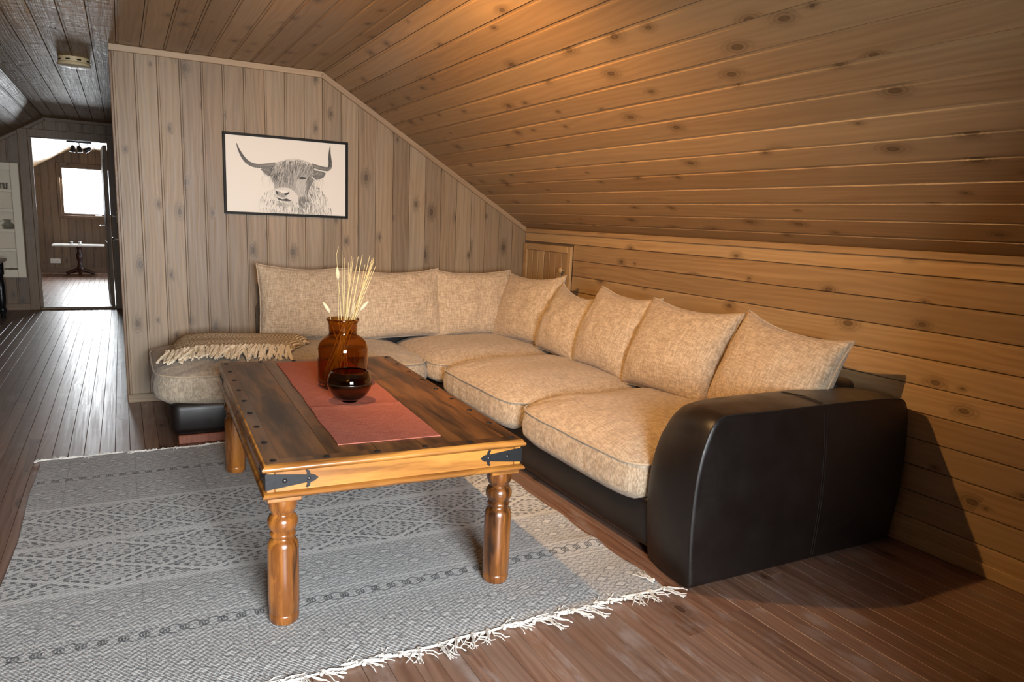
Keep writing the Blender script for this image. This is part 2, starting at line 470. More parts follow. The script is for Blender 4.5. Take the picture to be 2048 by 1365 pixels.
# flat part
fx = [XB] + [1.105-.1205*k for k in range(15)] + [XBL]
for i in range(len(fx)-1):
    x1, x0 = fx[i], fx[i+1]
    end = Y0 if x0 > XP-.03 else YF
    mm = M_CEIL if x0 > XP-.03 else M_HCEIL
    put_board(ceil, (x0, end, ZC), (1,0,0), (0,-1,0), x1-x0, end-YB, mat_=mm)
    if x0 < .05: put_board(ceil, (x0, YE, ZC), (1,0,0), (0,-1,0), x1-x0, YE-YF-.1, mat_=M_HCEIL)
MB().box(XP+.05, XB, Y0+.1, YE, ZC, ZC+.012).obj('ceiling_panel', M_HCEIL, ceil)
# left slope
SLL = Vector((-SL.x,0,SL.z))
for i in range(len(cuts)-1):
    s0, s1 = cuts[i], cuts[i+1]; o = Vector((XBL,0,ZC)) + SLL*s0
    for (a, b_) in ((YB, YF), (YF+.1, YE)):
        put_board(ceil, (o.x, a, o.z), SLL, (0,1,0), s1-s0, b_-a, mat_=M_HCEIL)

# ---- wall_right (knee wall), horizontal boards
wr = struct(MB().box(XR+.0125, XR+.12, YB-.1, Y0+.05, -.02, ZK+.05).obj('wall_right', M_DARK), 'low knee wall of horizontal pine boards with lamp warmth in their colour')
zs = [.0] + [.1095+.1064*k for k in range(10)] + [ZK]
for i in range(len(zs)-1):
    a, b_ = zs[i], zs[i+1]; ye = Y0 if a > 1.05 else 4.272
    # local x = down, local y along -Y ; z = x cross y : (0,0,-1)x(0,-1,0) = (-1,0,0)
    put_board(wr, (XR, ye, b_), (0,0,-1), (0,-1,0), b_-a, ye-FR, mat_=M_KNEE, lip=.006, lipd=.0025)
MB().box(XR-.012, XR, 4.272, Y0, .0, .35).obj('board', M_KNEE, wr)
# hatch door in the knee wall
hd = struct(MB().box(XR-.006, XR+.012, 4.30, 4.945, .35, 1.045).obj('door_1', M_DARK), 'small panelled pine hatch door with round knob in knee wall')
for j in range(7):
    a = 4.325+j*.0828
    put_board(hd, (XR-.009, a+.0828, .38), (0,-1,0), (0,0,1), .0828, .625, mat_=M_KNEE, lip=.006, t=.004)
for (y0,y1,z0,z1) in ((4.277,4.325,.35,1.052),(4.905,4.952,.35,1.052),(4.325,4.905,1.005,1.052),(4.325,4.905,.35,.38)):
    MB().cbox(XR-.020, XR, y0, y1, z0, z1, .003).obj('door_frame', M_KNEE, hd)
MB().lathe([(.0,.0),(.008,.0),(.008,.012),(.017,.018),(.021,.028),(.017,.037),(.006,.041),(.0,.0415)], 20, caps=False).obj('knob', M_KNEE, hd, 40, loc=(XR-.012, 4.367, .885), rot=(0,-PI/2,0))

# ---- wall_back (picture wall)
wb = struct(MB().prism([(XP,-.02),(XR,-.02),(XR,ZK),(XB,ZC+.01),(XP,ZC+.01)], Y0+.0125, Y0+.09, 'y').obj('wall_back', M_DARK), 'end wall of upright greige stained pine boards')
xs = [XP,.108,.225,.344,.463,.583,.705,.828,.950,1.072,1.188,1.310,1.427,1.547,1.670,1.790,1.910,2.030,2.152,2.270,2.387,2.504,2.618,XR]
def ztop(x): return ZC if x <= XB else ZC-(x-XB)*(ZC-ZK)/(XR-XB)
for i in range(len(xs)-1):
    a, b_ = xs[i], xs[i+1]
    put_board(wb, (a, Y0, 0), (1,0,0), (0,0,1), b_-a, ztop(a), ztop(b_) if a > XB-.01 else ZC, mat_=M_WALL, lip=.010)
# partition wall along the hall
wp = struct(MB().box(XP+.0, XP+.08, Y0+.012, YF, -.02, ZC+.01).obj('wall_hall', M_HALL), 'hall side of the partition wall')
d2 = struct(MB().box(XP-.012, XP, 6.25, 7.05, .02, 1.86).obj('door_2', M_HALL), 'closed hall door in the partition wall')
for (y0,y1,z0,z1) in ((6.16,6.25,0,1.95),(7.05,7.14,0,1.95),(6.25,7.05,1.86,1.95)):
    MB().cbox(XP-.018, XP, y0, y1, z0, z1, .003).obj('casing', M_HALL, d2)
MB().tube([(XP-.012,6.34,.945),(XP-.05,6.34,.945),(XP-.058,6.35,.945),(XP-.058,6.46,.945)], .0095, 8).obj('lever_handle', M_STEEL, d2, 50)
MB().cbox(XP-.018, XP-.012, 6.325, 6.355, .85, 1.0, .002).obj('handle_plate', M_STEEL, d2)
MB().cbox(XP-.016, XP+.0, Y0-.004, Y0+.03, 0, ZC-.04, .003).obj('corner_strip', M_HALL, wp)

# ---- wall_far with doorway
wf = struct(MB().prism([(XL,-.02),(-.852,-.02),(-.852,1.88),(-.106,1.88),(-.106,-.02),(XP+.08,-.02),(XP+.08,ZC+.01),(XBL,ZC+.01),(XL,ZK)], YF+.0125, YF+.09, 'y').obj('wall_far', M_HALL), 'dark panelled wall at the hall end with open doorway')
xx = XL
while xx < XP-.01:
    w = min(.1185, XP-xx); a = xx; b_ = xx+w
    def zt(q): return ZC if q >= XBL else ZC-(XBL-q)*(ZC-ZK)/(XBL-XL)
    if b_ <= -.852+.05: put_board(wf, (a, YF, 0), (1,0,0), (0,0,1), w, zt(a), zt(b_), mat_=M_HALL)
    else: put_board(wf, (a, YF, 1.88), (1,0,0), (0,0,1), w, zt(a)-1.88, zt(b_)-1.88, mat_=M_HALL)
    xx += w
for (x0,x1,z0,z1) in ((-.945,-.852,0,1.965),(-.106,XP-.002,0,1.965),(-.852,-.106,1.88,1.965)):
    MB().cbox(x0, x1, YF-.018, YF, z0, z1, .004).obj('casing', M_HALL, wf)
for (x0,x1,z0,z1) in ((-.864,-.852,0,1.88),(-.106,-.094,0,1.88),(-.852,-.106,1.88,1.892)):
    MB().box(x0, x1, YF, YF+.10, z0, z1).obj('jamb', M_HALL, wf)
MB().cbox(-.852, -.106, YF-.01, YF+.10, 0, .028, .006).obj('threshold', M_HALL, wf)
# door leaf of the doorway, swung open into the far room
d3 = thing('room_door', 'dark brown door leaf swung open beyond the hall doorway', 'door', (-.112, YF+.105, .01), (0,0,math.radians(93)))
MB().cbox(0, .73, -.0, .038, 0, 1.85, .004).obj('leaf', M_HALL, d3)
for (x0,x1,z0,z1) in ((.10,.63,.15,.75),(.10,.63,.95,1.7)):
    MB().cbox(x0, x1, .036, .044, z0, z1, .008).obj('panel', M_HALL, d3)
MB().tube([(.67,.038,.93),(.67,.085,.93),(.60,.09,.93)], .009, 8).obj('lever_handle', M_STEEL, d3, 50)

# ---- far room end wall with window_1
we = MB()
we.box(XL, -.93, YE+.0125, YE+.08, -.02, ZC); we.box(.45, XR, YE+.0125, YE+.08, -.02, ZC); we.box(-.93, .45, YE+.0125, YE+.08, -.02, .94); we.box(-.93, .45, YE+.0125, YE+.08, 1.86, ZC+.02)
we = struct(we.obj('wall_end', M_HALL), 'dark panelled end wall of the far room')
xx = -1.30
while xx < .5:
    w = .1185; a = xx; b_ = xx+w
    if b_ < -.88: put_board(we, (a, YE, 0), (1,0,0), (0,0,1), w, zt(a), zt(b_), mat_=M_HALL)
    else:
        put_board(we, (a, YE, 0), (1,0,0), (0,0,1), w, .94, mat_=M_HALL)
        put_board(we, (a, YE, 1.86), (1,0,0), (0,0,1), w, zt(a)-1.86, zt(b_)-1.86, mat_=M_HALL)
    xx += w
def window(name, x0, x1, z0, z1, y, sgn, label, mull=None):
    o = struct(MB().box(x0, x1, min(y, y+sgn*.06), max(y, y+sgn*.06), z0, z0+.03).obj(name, M_HALL), label)
    ya, yb = sorted((y-sgn*.02, y+sgn*.05))
    for (a,b_,c,d) in ((x0,x0+.05,z0,z1),(x1-.05,x1,z0,z1),(x0+.05,x1-.05,z0,z0+.05),(x0+.05,x1-.05,z1-.05,z1)):
        MB().cbox(a,b_,ya,yb,c,d,.004).obj('window_frame', M_HALL, o)
    ya, yb = sorted((y+sgn*.0, y+sgn*.04))
    for (a,b_,c,d) in ((x0+.05,x0+.085,z0+.05,z1-.05),(x1-.085,x1-.05,z0+.05,z1-.05),(x0+.085,x1-.085,z0+.05,z0+.085),(x0+.085,x1-.085,z1-.085,z1-.05)):
        MB().cbox(a,b_,ya,yb,c,d,.004).obj('sash', M_HALL, o)
    if mull:
        for q in mull: MB().cbox(q-.03,q+.03,ya,yb,z0+.085,z1-.085,.004).obj('mullion', M_HALL, o)
    MB().box(x0+.08, x1-.08, y+sgn*.018, y+sgn*.022, z0+.08, z1-.08).obj('pane', M_PANE, o)
    return o
w1 = window('window_1', -.945, .45, .935, 1.862, YE, 1, 'overexposed window in the far room')
MB().cbox(-.40, -.30, YE-.05, YE-.02, .99, 1.005, .003).obj('window_catch', M_STEEL, w1)

# ---- left knee wall, gable wall behind the camera, added unseen wall that cuts the daylight
wl = struct(MB().box(XL-.1, XL, YB-.1, YE+.1, -.02, ZK+.05).obj('wall_left', M_HALL), 'low knee wall on the other side of the loft')
wg = MB(); gx0, gx1, gz0, gz1 = -.30, 1.0, .60, 1.90
wg.box(XL, gx0, YB-.08, YB, -.02, ZC+.02); wg.box(gx1, XR, YB-.08, YB, -.02, ZC+.02); wg.box(gx0, gx1, YB-.08, YB, -.02, gz0); wg.box(gx0, gx1, YB-.08, YB, gz1, ZC+.02)
struct(wg.obj('wall_front', M_WALL), 'gable wall with the window that lights the room')
window('window_2', gx0, gx1, gz0, gz1, YB-.03, -1, 'gable window with a mullion', mull=[.35])
struct(MB().prism([(.95,-.02),(XR,-.02),(XR,ZK),(XB,ZC+.01),(XBL,ZC+.01),(-1.6,1.5),(.95,1.5)], FR-.08, FR, 'y').obj('wall_daylight_blocker', M_WALL), 'added unseen wall with a low opening that cuts the daylight')

# ---- trims
def bar(name, p, q, w, t, nrm, mat_, label, lift=0):
    """flat strip from p to q: width w perpendicular in wall plane, thickness t along nrm"""
    p, q, nrm = Vector(p), Vector(q), Vector(nrm); d = (q-p); L = d.length; d.normalize(); side = nrm.cross(d)
    m4 = Matrix(((side.x,d.x,nrm.x,p.x),(side.y,d.y,nrm.y,p.y),(side.z,d.z,nrm.z,p.z),(0,0,0,1)))
    me = MB().cbox(-w/2, w/2, 0, L, 0, t, min(t,w)*.15).mesh(name)
    return struct(link(name, me, mat_, mtx=m4), label)
bar('trim_1', (XP-.014,Y0,ZC-.019), (XB+.006,Y0,ZC-.019), .036, .018, (0,-1,0), M_TRIM, 'flat pine moulding along the top of the picture wall')
nn = Vector((SL.z,0,-SL.x))*.019
bar('trim_2', (XB+nn.x+.002,Y0,ZC+nn.z), (XR+nn.x*.2,Y0,ZK+nn.z+.004), .036, .018, (0,-1,0), M_TRIM, 'pine moulding following the slope over the picture wall')
bar('trim_3', (XR,Y0-.018,1.146), (XR,FR,1.146), .030, .016, (-1,0,0), M_KNEE, 'pine strip where knee wall meets the sloping ceiling')
bar('baseboard_back', (XP-.012,Y0,.027), (XR-.0,Y0,.027), .054, .013, (0,-1,0), M_WALL, 'pine skirting board along the picture wall')
bar('baseboard_right', (XR,Y0-.013,.024), (XR,FR,.024), .048, .013, (-1,0,0), M_KNEE, 'pine skirting board along the knee wall')
bar('baseboard_far', (XL,YF,.035), (-.945,YF,.035), .07, .013, (0,-1,0), M_HALL, 'skirting board below the hall cabinet')
bar('baseboard_end', (XL,YE,.04), (XR,YE,.04), .08, .015, (0,-1,0), M_HALL, 'skirting board in the far room')
bar('trim_4', (XBL,YF-.0,ZC-.019), (XP,YF-.0,ZC-.019), .036, .014, (0,-1,0), M_HALL, 'moulding along the top of the hall end wall')
nl = Vector((-SLL.z,0,SLL.x))*.019
bar('trim_5', (XBL+nl.x,YF,ZC+nl.z), (XL,YF,ZK+nl.z), .036, .014, (0,-1,0), M_HALL, 'sloping moulding on the hall end wall')
# ---- ceiling lamp (above the frame) that gives the warm light
lampo = thing('ceiling_lamp', 'black twin ceiling spotlight above the coffee table aimed at the sofa', 'lamp', (LAMP[0], LAMP[1], ZC))
MB().lathe([(.05,0),(.05,-.015),(.012,-.02),(.010,-.06)], 24).obj('canopy', M_BLACK, lampo, 40)
m_bulb, nt, b = mat('lamp_bulb'); b.inputs['Emission Color'].default_value = (*LAMP_C, 1); b.inputs['Emission Strength'].default_value = 25
for (tgt, power, cone) in ((LAMP_AIM, LAMP_W, 120), (LAMP_AIM2, LAMP_W2, 95)):
    aim = (Vector(tgt)-Vector(LAMP)).normalized(); qa = Vector((0,0,-1)).rotation_difference(aim)
    off = Vector((0,0,LAMP[2]-ZC)) + (Vector((-.05,.07,0)) if tgt is LAMP_AIM2 else Vector((0,0,0)))
    hd_ = MB().lathe([(.012,.075),(.030,.070),(.036,.05),(.040,-.005),(.037,-.005),(.033,.045),(.010,.065)], 24, caps=False).obj('spot_head', M_BLACK, lampo, 40, loc=off)
    hd_.rotation_mode = 'QUATERNION'; hd_.rotation_quaternion = qa
    bl_ = MB().lathe([(0,.03),(.02,.03),(.028,.012),(.02,.008),(.0,.007)], 16, caps=False).obj('bulb', m_bulb, hd_, 60)
    pl = bpy.data.lights.new('lamp_light', 'SPOT'); pl.energy = power; pl.color = LAMP_C; pl.shadow_soft_size = .018; pl.spot_size = math.radians(cone); pl.spot_blend = 1.0
    po = bpy.data.objects.new('lamp_light', pl); COL.objects.link(po); po.parent = lampo; po.location = off; po.rotation_mode = 'QUATERNION'; po.rotation_quaternion = qa

# ------------------------------------------------------------------ corner sofa
sofa = thing('corner_sofa', 'L-shaped corner sofa with beige seat cushions and black leather frame', 'sofa', (0,0,0))
def rbox(x0,x1,y0,y1,z0,z1,r,seg=4):
    import bmesh
    bm = bmesh.new(); bmesh.ops.create_cube(bm, size=1)
    for v in bm.verts: v.co = Vector(((x0+x1)/2+v.co.x*(x1-x0),(y0+y1)/2+v.co.y*(y1-y0),(z0+z1)/2+v.co.z*(z1-z0)))
    bmesh.ops.bevel(bm, geom=bm.edges[:], offset=r, segments=seg, profile=.5, affect='EDGES')
    bm.verts.index_update(); mb = MB(); mb.add([v.co[:] for v in bm.verts], [[v.index for v in f.verts] for f in bm.faces]); bm.free(); return mb
rbox(1.645,2.66,1.955,4.90,.040,.235,.03).obj('base', M_LEATHER, sofa, 50)
rbox(.175,1.70,3.955,4.90,.040,.225,.045).obj('base', M_LEATHER, sofa, 50)
rbox(2.535,2.68,1.93,4.92,.06,.625,.045).obj('back_frame', M_LEATHER, sofa, 50)
rbox(.735,2.60,4.725,4.925,.06,.625,.045).obj('back_frame', M_LEATHER, sofa, 50)
for (x0,x1,y0,y1) in ((.205,.44,3.965,4.07),(.205,.44,4.75,4.86),(1.655,1.88,1.765,1.87),(2.40,2.60,1.765,1.87),(1.72,1.80,3.3,3.4),(2.40,2.6,4.7,4.85)):
    MB().cbox(x0,x1,y0,y1,0,.046,.004).obj('foot', M_FOOT, sofa)
# armrest: loft of two outlines (x,z), outer face towards the camera
outer = [(1.626,.012),(1.614,.12),(1.608,.25),(1.612,.38),(1.626,.48),(1.646,.545),(1.668,.586),(1.700,.607),(1.75,.611),(1.9,.609),(2.2,.610),(2.45,.608),(2.61,.600),(2.658,.575),(2.684,.50),(2.697,.38),(2.699,.28),(2.688,.15),(2.664,.012)]
inner = [(1.652,.012),(1.636,.12),(1.628,.25),(1.635,.36),(1.655,.445),(1.686,.512),(1.715,.550),(1.755,.577),(1.815,.592),(1.93,.598),(2.2,.600),(2.45,.598),(2.61,.590),(2.658,.565),(2.684,.49),(2.697,.38),(2.699,.28),(2.688,.15),(2.664,.012)]
def resample(o, n=6):
    out = []
    m_ = len(o)
    for i in range(m_-1):
        p0,p1,p2,p3 = [Vector(o[max(0,min(m_-1,j))]) for j in (i-1,i,i+1,i+2)]
        for k in range(n):
            t = k/n; out.append(.5*((2*p1)+(p2-p0)*t+(2*p0-5*p1+4*p2-p3)*t*t+(3*p1-p0-3*p2+p3)*t**3))
    out.append(Vector(o[-1])); return out
OU, IN = resample(outer), resample(inner); cen = Vector((2.15,.30))
def shrink(L, s):
    out = []
    for p in L:
        q = Vector((p.x-math.copysign(min(s,abs(p.x-cen.x)), p.x-cen.x)*(1 if abs(p.x-cen.x) > .40 else .0), p.y-math.copysign(s, p.y-cen.y)*(1 if abs(p.y-cen.y) > .2 else .0)))
        out.append(q)
    return out
secs = [(1.698,shrink(OU,.016)),(1.700,shrink(OU,.008)),(1.706,shrink(OU,.002)),(1.718,OU)]
for k in range(1,8):
    t = k/8; secs.append((1.718+.229*t, [a.lerp(b_, t)+Vector((-.010*math.sin(PI*t) if a.x < 1.75 else 0, .010*math.sin(PI*t) if a.y > .55 else 0)) for a,b_ in zip(OU,IN)]))
secs += [(1.950,IN),(1.962,shrink(IN,.006)),(1.968,shrink(IN,.018))]
mb = MB(); n = len(OU)
for (y, L) in secs: mb.v += [(p.x, y, p.y) for p in L]
for i in range(len(secs)-1):
    for k in range(n): mb.f.append((i*n+k, i*n+(k+1)%n, (i+1)*n+(k+1)%n, (i+1)*n+k))
mb.f += [tuple(range(n)), tuple((len(secs)-1)*n+k for k in range(n-1,-1,-1))]
arm = mb.obj('armrest', M_LEATHER, sofa, 35)
arm['label'] = 'black brown leather armrest with stitched seams'
mb = MB(); mb.tube([(p.x, 1.7045, p.y) for p in shrink(OU,.003)], .0022, 5); mb.obj('seam_piping', M_STITCH, arm, 60)
for dx in (0,.012):
    sm = [(2.205+dx-.02*(z/.6)**2+.018*math.sin(PI*z/.6), 1.6972, z) for z in [.03+.57*k/16 for k in range(17)]]
    sm = sm[:-1]+[(2.205+dx-.02, 1.701, .601),(2.205+dx-.02, 1.713, .612),(2.20+dx-.02,1.80,.6185),(2.20+dx-.02,1.90,.612)]
    MB().tube(sm, .0012, 4).obj('stitching', M_STITCH, arm)

# seat cushions
def seat_cushion(x0,x1,y0,y1,zb,zs_,crown,name='seat_cushion',seed=0,m_=None,flat=(4,4),skew=None):
    cx,cy = (x0+x1)/2,(y0+y1)/2; hx,hy = (x1-x0)/2,(y1-y0)/2; N = 64; K = 9; NE = 7
    def plan(a,b_,sc=1.0):
        r = max(abs(a),abs(b_)); 
        s = 1 if r < 1e-6 else r/((abs(a)**NE+abs(b_)**NE)**(1/NE))
        return a*s*hx*sc, b_*s*hy*sc
    def nz(x,y,z,f=6,amp=.004): return noise.noise(Vector((x*f+seed*9,y*f,z*f)))*amp
    mb = MB()
    def topz(a,b_): return zs_ + crown*(max(0,1-abs(a)**flat[0])**.62)*(max(0,1-abs(b_)**flat[1])**.62)
    def wrk(x,y,a,b_,e):
        if e < .55 or e > .999: return 0
        n_ = noise.noise(Vector((y*32+seed,x*5,0))) if abs(a) > abs(b_) else noise.noise(Vector((x*32+seed,y*5,3)))
        return n_*.0075*((e-.55)/.45)*min(1,(1-e)/.06)
    def top(u,v):
        a,b_ = 2*u-1,2*v-1; a = math.copysign(abs(a)**.8,a); b_ = math.copysign(abs(b_)**.8,b_)
        x,y = plan(a,b_); e = max(abs(a),abs(b_))
        z = topz(a,b_)+nz(x,y,0,4,.008)*(1-e**6)+wrk(x,y,a,b_,e)
        return (cx+x,cy+y,z)
    mb.grid(N,N,top)
    per = [(-1+2*k/N,-1) for k in range(N)]+[(1,-1+2*k/N) for k in range(N)]+[(1-2*k/N,1) for k in range(N)]+[(-1,1-2*k/N) for k in range(N)]
    per = [(math.copysign(abs(a)**.8,a),math.copysign(abs(b_)**.8,b_)) for a,b_ in per]
    base = len(mb.v); m_n = len(per)
    for k in range(K+1):
        t = k/K
        sc = 1+.022*math.sin(PI*min(1,t*1.0))-.05*max(0,t-.8)/.2*(t > .8)
        for a,b_ in per:
            x,y = plan(a,b_,sc); w = noise.noise(Vector((x*32+seed*3,y*32,t*1.0)))*.007*math.sin(PI*t)**1.2
            q = math.hypot(x,y); mb.v.append((cx+x*(1+w/q), cy+y*(1+w/q), zs_+(zb-zs_)*t))
    for k in range(K):
        for i in range(m_n): mb.f.append((base+k*m_n+i, base+k*m_n+(i+1)%m_n, base+(k+1)*m_n+(i+1)%m_n, base+(k+1)*m_n+i))
    mb.f.append(tuple(base+K*m_n+i for i in range(m_n)))
    import bmesh
    me = mb.mesh(name, None, False); bm = bmesh.new(); bm.from_mesh(me); bmesh.ops.remove_doubles(bm, verts=bm.verts, dist=.0008); bmesh.ops.recalc_face_normals(bm, faces=bm.faces); bm.to_mesh(me); bm.free()
    for p in me.polygons: p.use_smooth = True
    me.set_sharp_from_angle(angle=math.radians(70))
    o = link(name, me, m_ or M_SEAT, sofa)
    MB().tube([(cx+plan(a,b_,1.008)[0], cy+plan(a,b_,1.008)[1], zs_+.001+nz(a,b_,0,3,.004)) for a,b_ in per], .0052, 6, closed=True).obj('piping', M_PIPE, o, 60)
    return o, (lambda x,y: topz(max(-1,min(1,(x-cx)/hx)), max(-1,min(1,(y-cy)/hy))))
_, topA = seat_cushion(.112,1.592,3.945,4.89,.198,.355,.070,seed=1,m_=M_SEAT2)
seat_cushion(1.600,2.52,3.895,4.80,.235,.350,.078,seed=2)
seat_cushion(1.592,2.50,2.935,3.885,.208,.350,.082,seed=3)
seat_cushion(1.590,2.50,1.972,2.925,.206,.352,.085,seed=4)

# ------------------------------------------------------------------ back cushions
def pillow_mesh(w, h, t, seed, sag=.02):
    """width X, height Z (0..h), bulge along Y; knife edge with pulled corners"""
    N = 40; front = []; mb = MB()
    def outline(u, v):
        x = u*w/2*(1-.045*(1-v*v)**1.0*abs(u)**3); z = v*h/2*(1-.055*(1-u*u)*abs(v)**3)
        x += noise.noise(Vector((u*1.5+seed*5,v*1.5,3)))*.010*abs(v)
        z += noise.noise(Vector((u*1.5+seed*5,v*1.5,7)))*.012*abs(u)
        z -= sag*(1-u*u)*(1 if v > 0 else 0)*v
        return x, z+h/2
    def side(sg):
        def fn(a, c):
            u, v = 2*a-1, 2*c-1
            u = math.copysign(abs(u)**.85,u); v = math.copysign(abs(v)**.85,v)
            x, z = outline(u, v)
            q = max(0,(1-u*u))*max(0,(1-v*v))
            th = t/2*(q**.42)*(1+.16*(-v))
            wr = noise.noise(Vector((u*3+seed*7,v*3,sg)))*.012*q**.5 + noise.noise(Vector((u*9+seed*7,v*6,sg)))*.005*q**.3
            # creases fanning out of the corners
            cr = abs(u)*abs(v); wr += math.sin((abs(u)-abs(v))*26+seed)*.0045*cr**2*q**.35
            return (x, -sg*(th+wr*(1 if q > 0 else 0)), z)
        return fn
    mb.grid(N,N,side(1)); mb.grid(N,N,side(-1))
    import bmesh
    me = mb.mesh('cushion_cover', None, False); bm = bmesh.new(); bm.from_mesh(me); bmesh.ops.remove_doubles(bm, verts=bm.verts, dist=.0006); bmesh.ops.recalc_face_normals(bm, faces=bm.faces); bm.to_mesh(me); bm.free()
    for p in me.polygons: p.use_smooth = True
    per = [(-1+2*k/N,-1) for k in range(N)]+[(1,-1+2*k/N) for k in range(N)]+[(1-2*k/N,1) for k in range(N)]+[(-1,1-2*k/N) for k in range(N)]
    per = [(math.copysign(abs(a)**.85,a),math.copysign(abs(b_)**.85,b_)) for a,b_ in per]
    pp = MB().tube([(outline(a,b_)[0],0,outline(a,b_)[1]) for a,b_ in per], .0042, 6, closed=True).mesh('piping', 60)
    return me, pp
def pillow(label, loc, w, h, t, yaw, tilt, roll, seed, m_=None, sag=.02):
    o = thing('back_cushion', label, 'cushion', loc, group='beige back cushions on the corner sofa')
    # tilt leans the top backwards, roll turns it in its own plane
    o.matrix_basis = Matrix.Translation(loc) @ Matrix.Rotation(yaw,4,'Z') @ Matrix.Rotation(-tilt,4,'X') @ Matrix.Rotation(roll,4,'Y')
    me, pp = pillow_mesh(w,h,t,seed,sag)
    link('cover', me, m_ or M_LINEN, o); link('piping', pp, M_PIPE, o)
    return o
D = math.radians
pillow('beige linen back cushion standing at the free end of the picture wall row', (1.005,4.585,.415), .60,.475,.20, D(2), D(11), D(1.5), 1, M_LINEN2)
pillow('beige linen back cushion right behind the amber vase on the picture wall side', (1.575,4.565,.410), .66,.465,.21, D(0), D(12), D(-1), 2)
pillow('beige linen back cushion nearest the corner on the picture wall side', (2.135,4.555,.410), .60,.465,.20, D(-3), D(12), D(0), 3)
kn = 'back cushion along the knee wall, '
pillow(kn+'in the corner below the hatch door', (2.335,4.285,.405), .60,.475,.23, D(-82), D(20), D(-3), 4)
pillow(kn+'slumped, second from the corner', (2.330,3.760,.395), .53,.445,.25, D(-88), D(22), D(4), 5, sag=.04)
pillow(kn+'third from the corner, middle of five', (2.315,3.280,.400), .545,.475,.25, D(-88), D(21), D(2), 6)
pillow(kn+'widest one, second from the armrest', (2.305,2.735,.395), .60,.475,.26, D(-86), D(22), D(1), 7)
pillow(kn+'one corner poking above the leather armrest', (2.345,2.180,.395), .575,.455,.24, D(-90), D(21), D(5), 8)

# ------------------------------------------------------------------ throw
thr = thing('throw_blanket', 'folded cream chevron knit throw with fringe on the chaise', 'throw', (0,0,0))
BL,BR,FRc,FLc = (.245,4.70),(.975,4.40),(.80,4.135),(.165,4.255)
def quad(u,v):
    a = Vector(FLc).lerp(Vector(FRc),u); c = Vector(BL).lerp(Vector(BR),u); p = a.lerp(c,v); return p
def thz(u,v,top):
    p = quad(u,v); e = min(u,1-u,v,1-v); base = topA(p.x,p.y)+.007
    hgt = (.034+.022*v)*min(1,(e/.08))**.5 + .006*noise.noise(Vector((u*5,v*4,1)))
    return (p.x+.012*noise.noise(Vector((v*5,u*3,5))), p.y+.014*noise.noise(Vector((u*5,v*3,9))), base+(max(.003,hgt) if top else 0))
mb = MB(); mb.grid(48,22,lambda u,v: thz(u,v,True)); mb.grid(48,22,lambda u,v: thz(u,v,False))
mb.obj('knit_body', M_THROW, thr, 70)
rt = random.Random(5)
for layer in range(3):
    for k in range(34):
        u = (k+.5+rt.uniform(-.3,.3))/34; p = Vector(thz(min(1,max(0,u)),0.0,True)); L = rt.uniform(.09,.16); dirx = rt.uniform(-.06,.03)-.015*layer
        mb = MB()
        for q in range(4):
            pts = []
            for j in range(6):
                t = j/5; xx_ = p.x+dirx*t+rt.uniform(-.006,.006); yy_ = p.y+.02-(L+.02)*t
                zz_ = topA(max(.12,xx_),max(3.96,yy_))+.008+.016*(1-t)+rt.uniform(0,.010)+.008*layer
                pts.append((xx_,yy_,zz_))
            mb.tube(pts,[.0055,.0055,.005,.0055,.005,.003],5)
        mb.obj('fringe_tassel', M_TFRINGE, thr, 60)

# ------------------------------------------------------------------ rug
rug = thing('area_rug', 'pale grey block printed cotton rug with tassels under the table', 'rug', (0,0,0))
RX0,RX1,RY0,RY1 = -.388,1.562,1.755,3.885
def rz(x,y):
    e = max(0,(x-1.25)/.31); edge = min(x-RX0,RX1-x,y-RY0,RY1-y)
    z = .0075+.004*noise.noise(Vector((x*1.2,y*4,0)))+ e*.007*max(0,math.sin(y*19+x*3+noise.noise(Vector((x*3,y*3,0)))*2))
    if edge < .06: z += .004*noise.noise(Vector((x*9,y*9,2)))
    return max(.006, z)
def rxy(u,v):
    x = RX0+(RX1-RX0)*u; y = RY0+(RY1-RY0)*v
    return x+.010*noise.noise(Vector((y*2.2,u*2,4)))*(1 if u in (0,1) else .4), y+.012*noise.noise(Vector((x*2.5,v*2,8)))
mb = MB()
mb.grid(90,110,lambda u,v: (*rxy(u,v), rz(*rxy(u,v))))
mb.grid(90,110,lambda u,v: (*rxy(u,v), .0008))
for L in ([(u/90,0) for u in range(91)],[(u/90,1) for u in range(91)],[(0,v/110) for v in range(111)],[(1,v/110) for v in range(111)]):
    b0 = len(mb.v)
    for (u,v) in L: X_,Y_ = rxy(u,v); mb.v += [(X_,Y_,rz(X_,Y_)),(X_,Y_,.0008)]
    mb.f += [(b0+2*i,b0+2*i+1,b0+2*i+3,b0+2*i+2) for i in range(len(L)-1)]
mb.obj('woven_field', M_RUG, rug, 50)
# knotted tassels on both short ends
def tassel(L, seed, curl):
    r_ = random.Random(seed); mb = MB()
    mb.lathe([(0,-.006),(.0045,-.004),(.006,0),(.0045,.004),(0,.006)], 8, (0,-.012,.008), False)
    for q in range(7):
        a = r_.uniform(-.45,.45)+curl; pts = []; x_=0; y_=.008; z_=.007
        for j in range(7):
            pts.append((x_,y_,z_)); st = L/6; a += r_.uniform(-.32,.32)
            x_ += math.sin(a)*st; y_ -= math.cos(a)*st; z_ = max(.0022, .007+r_.uniform(-.004,.006)*(1 if j < 5 else .2))
        mb.tube(pts, [.0022,.0022,.002,.002,.0018,.0016,.0012], 5)
    return mb.mesh('tassel', 60)
TM = [tassel(L, i, c) for i,(L,c) in enumerate(((.085,.5),(.07,.9),(.095,.2),(.06,1.2),(.08,-.2),(.05,1.35),(.075,.75)))]
rr = random.Random(11)
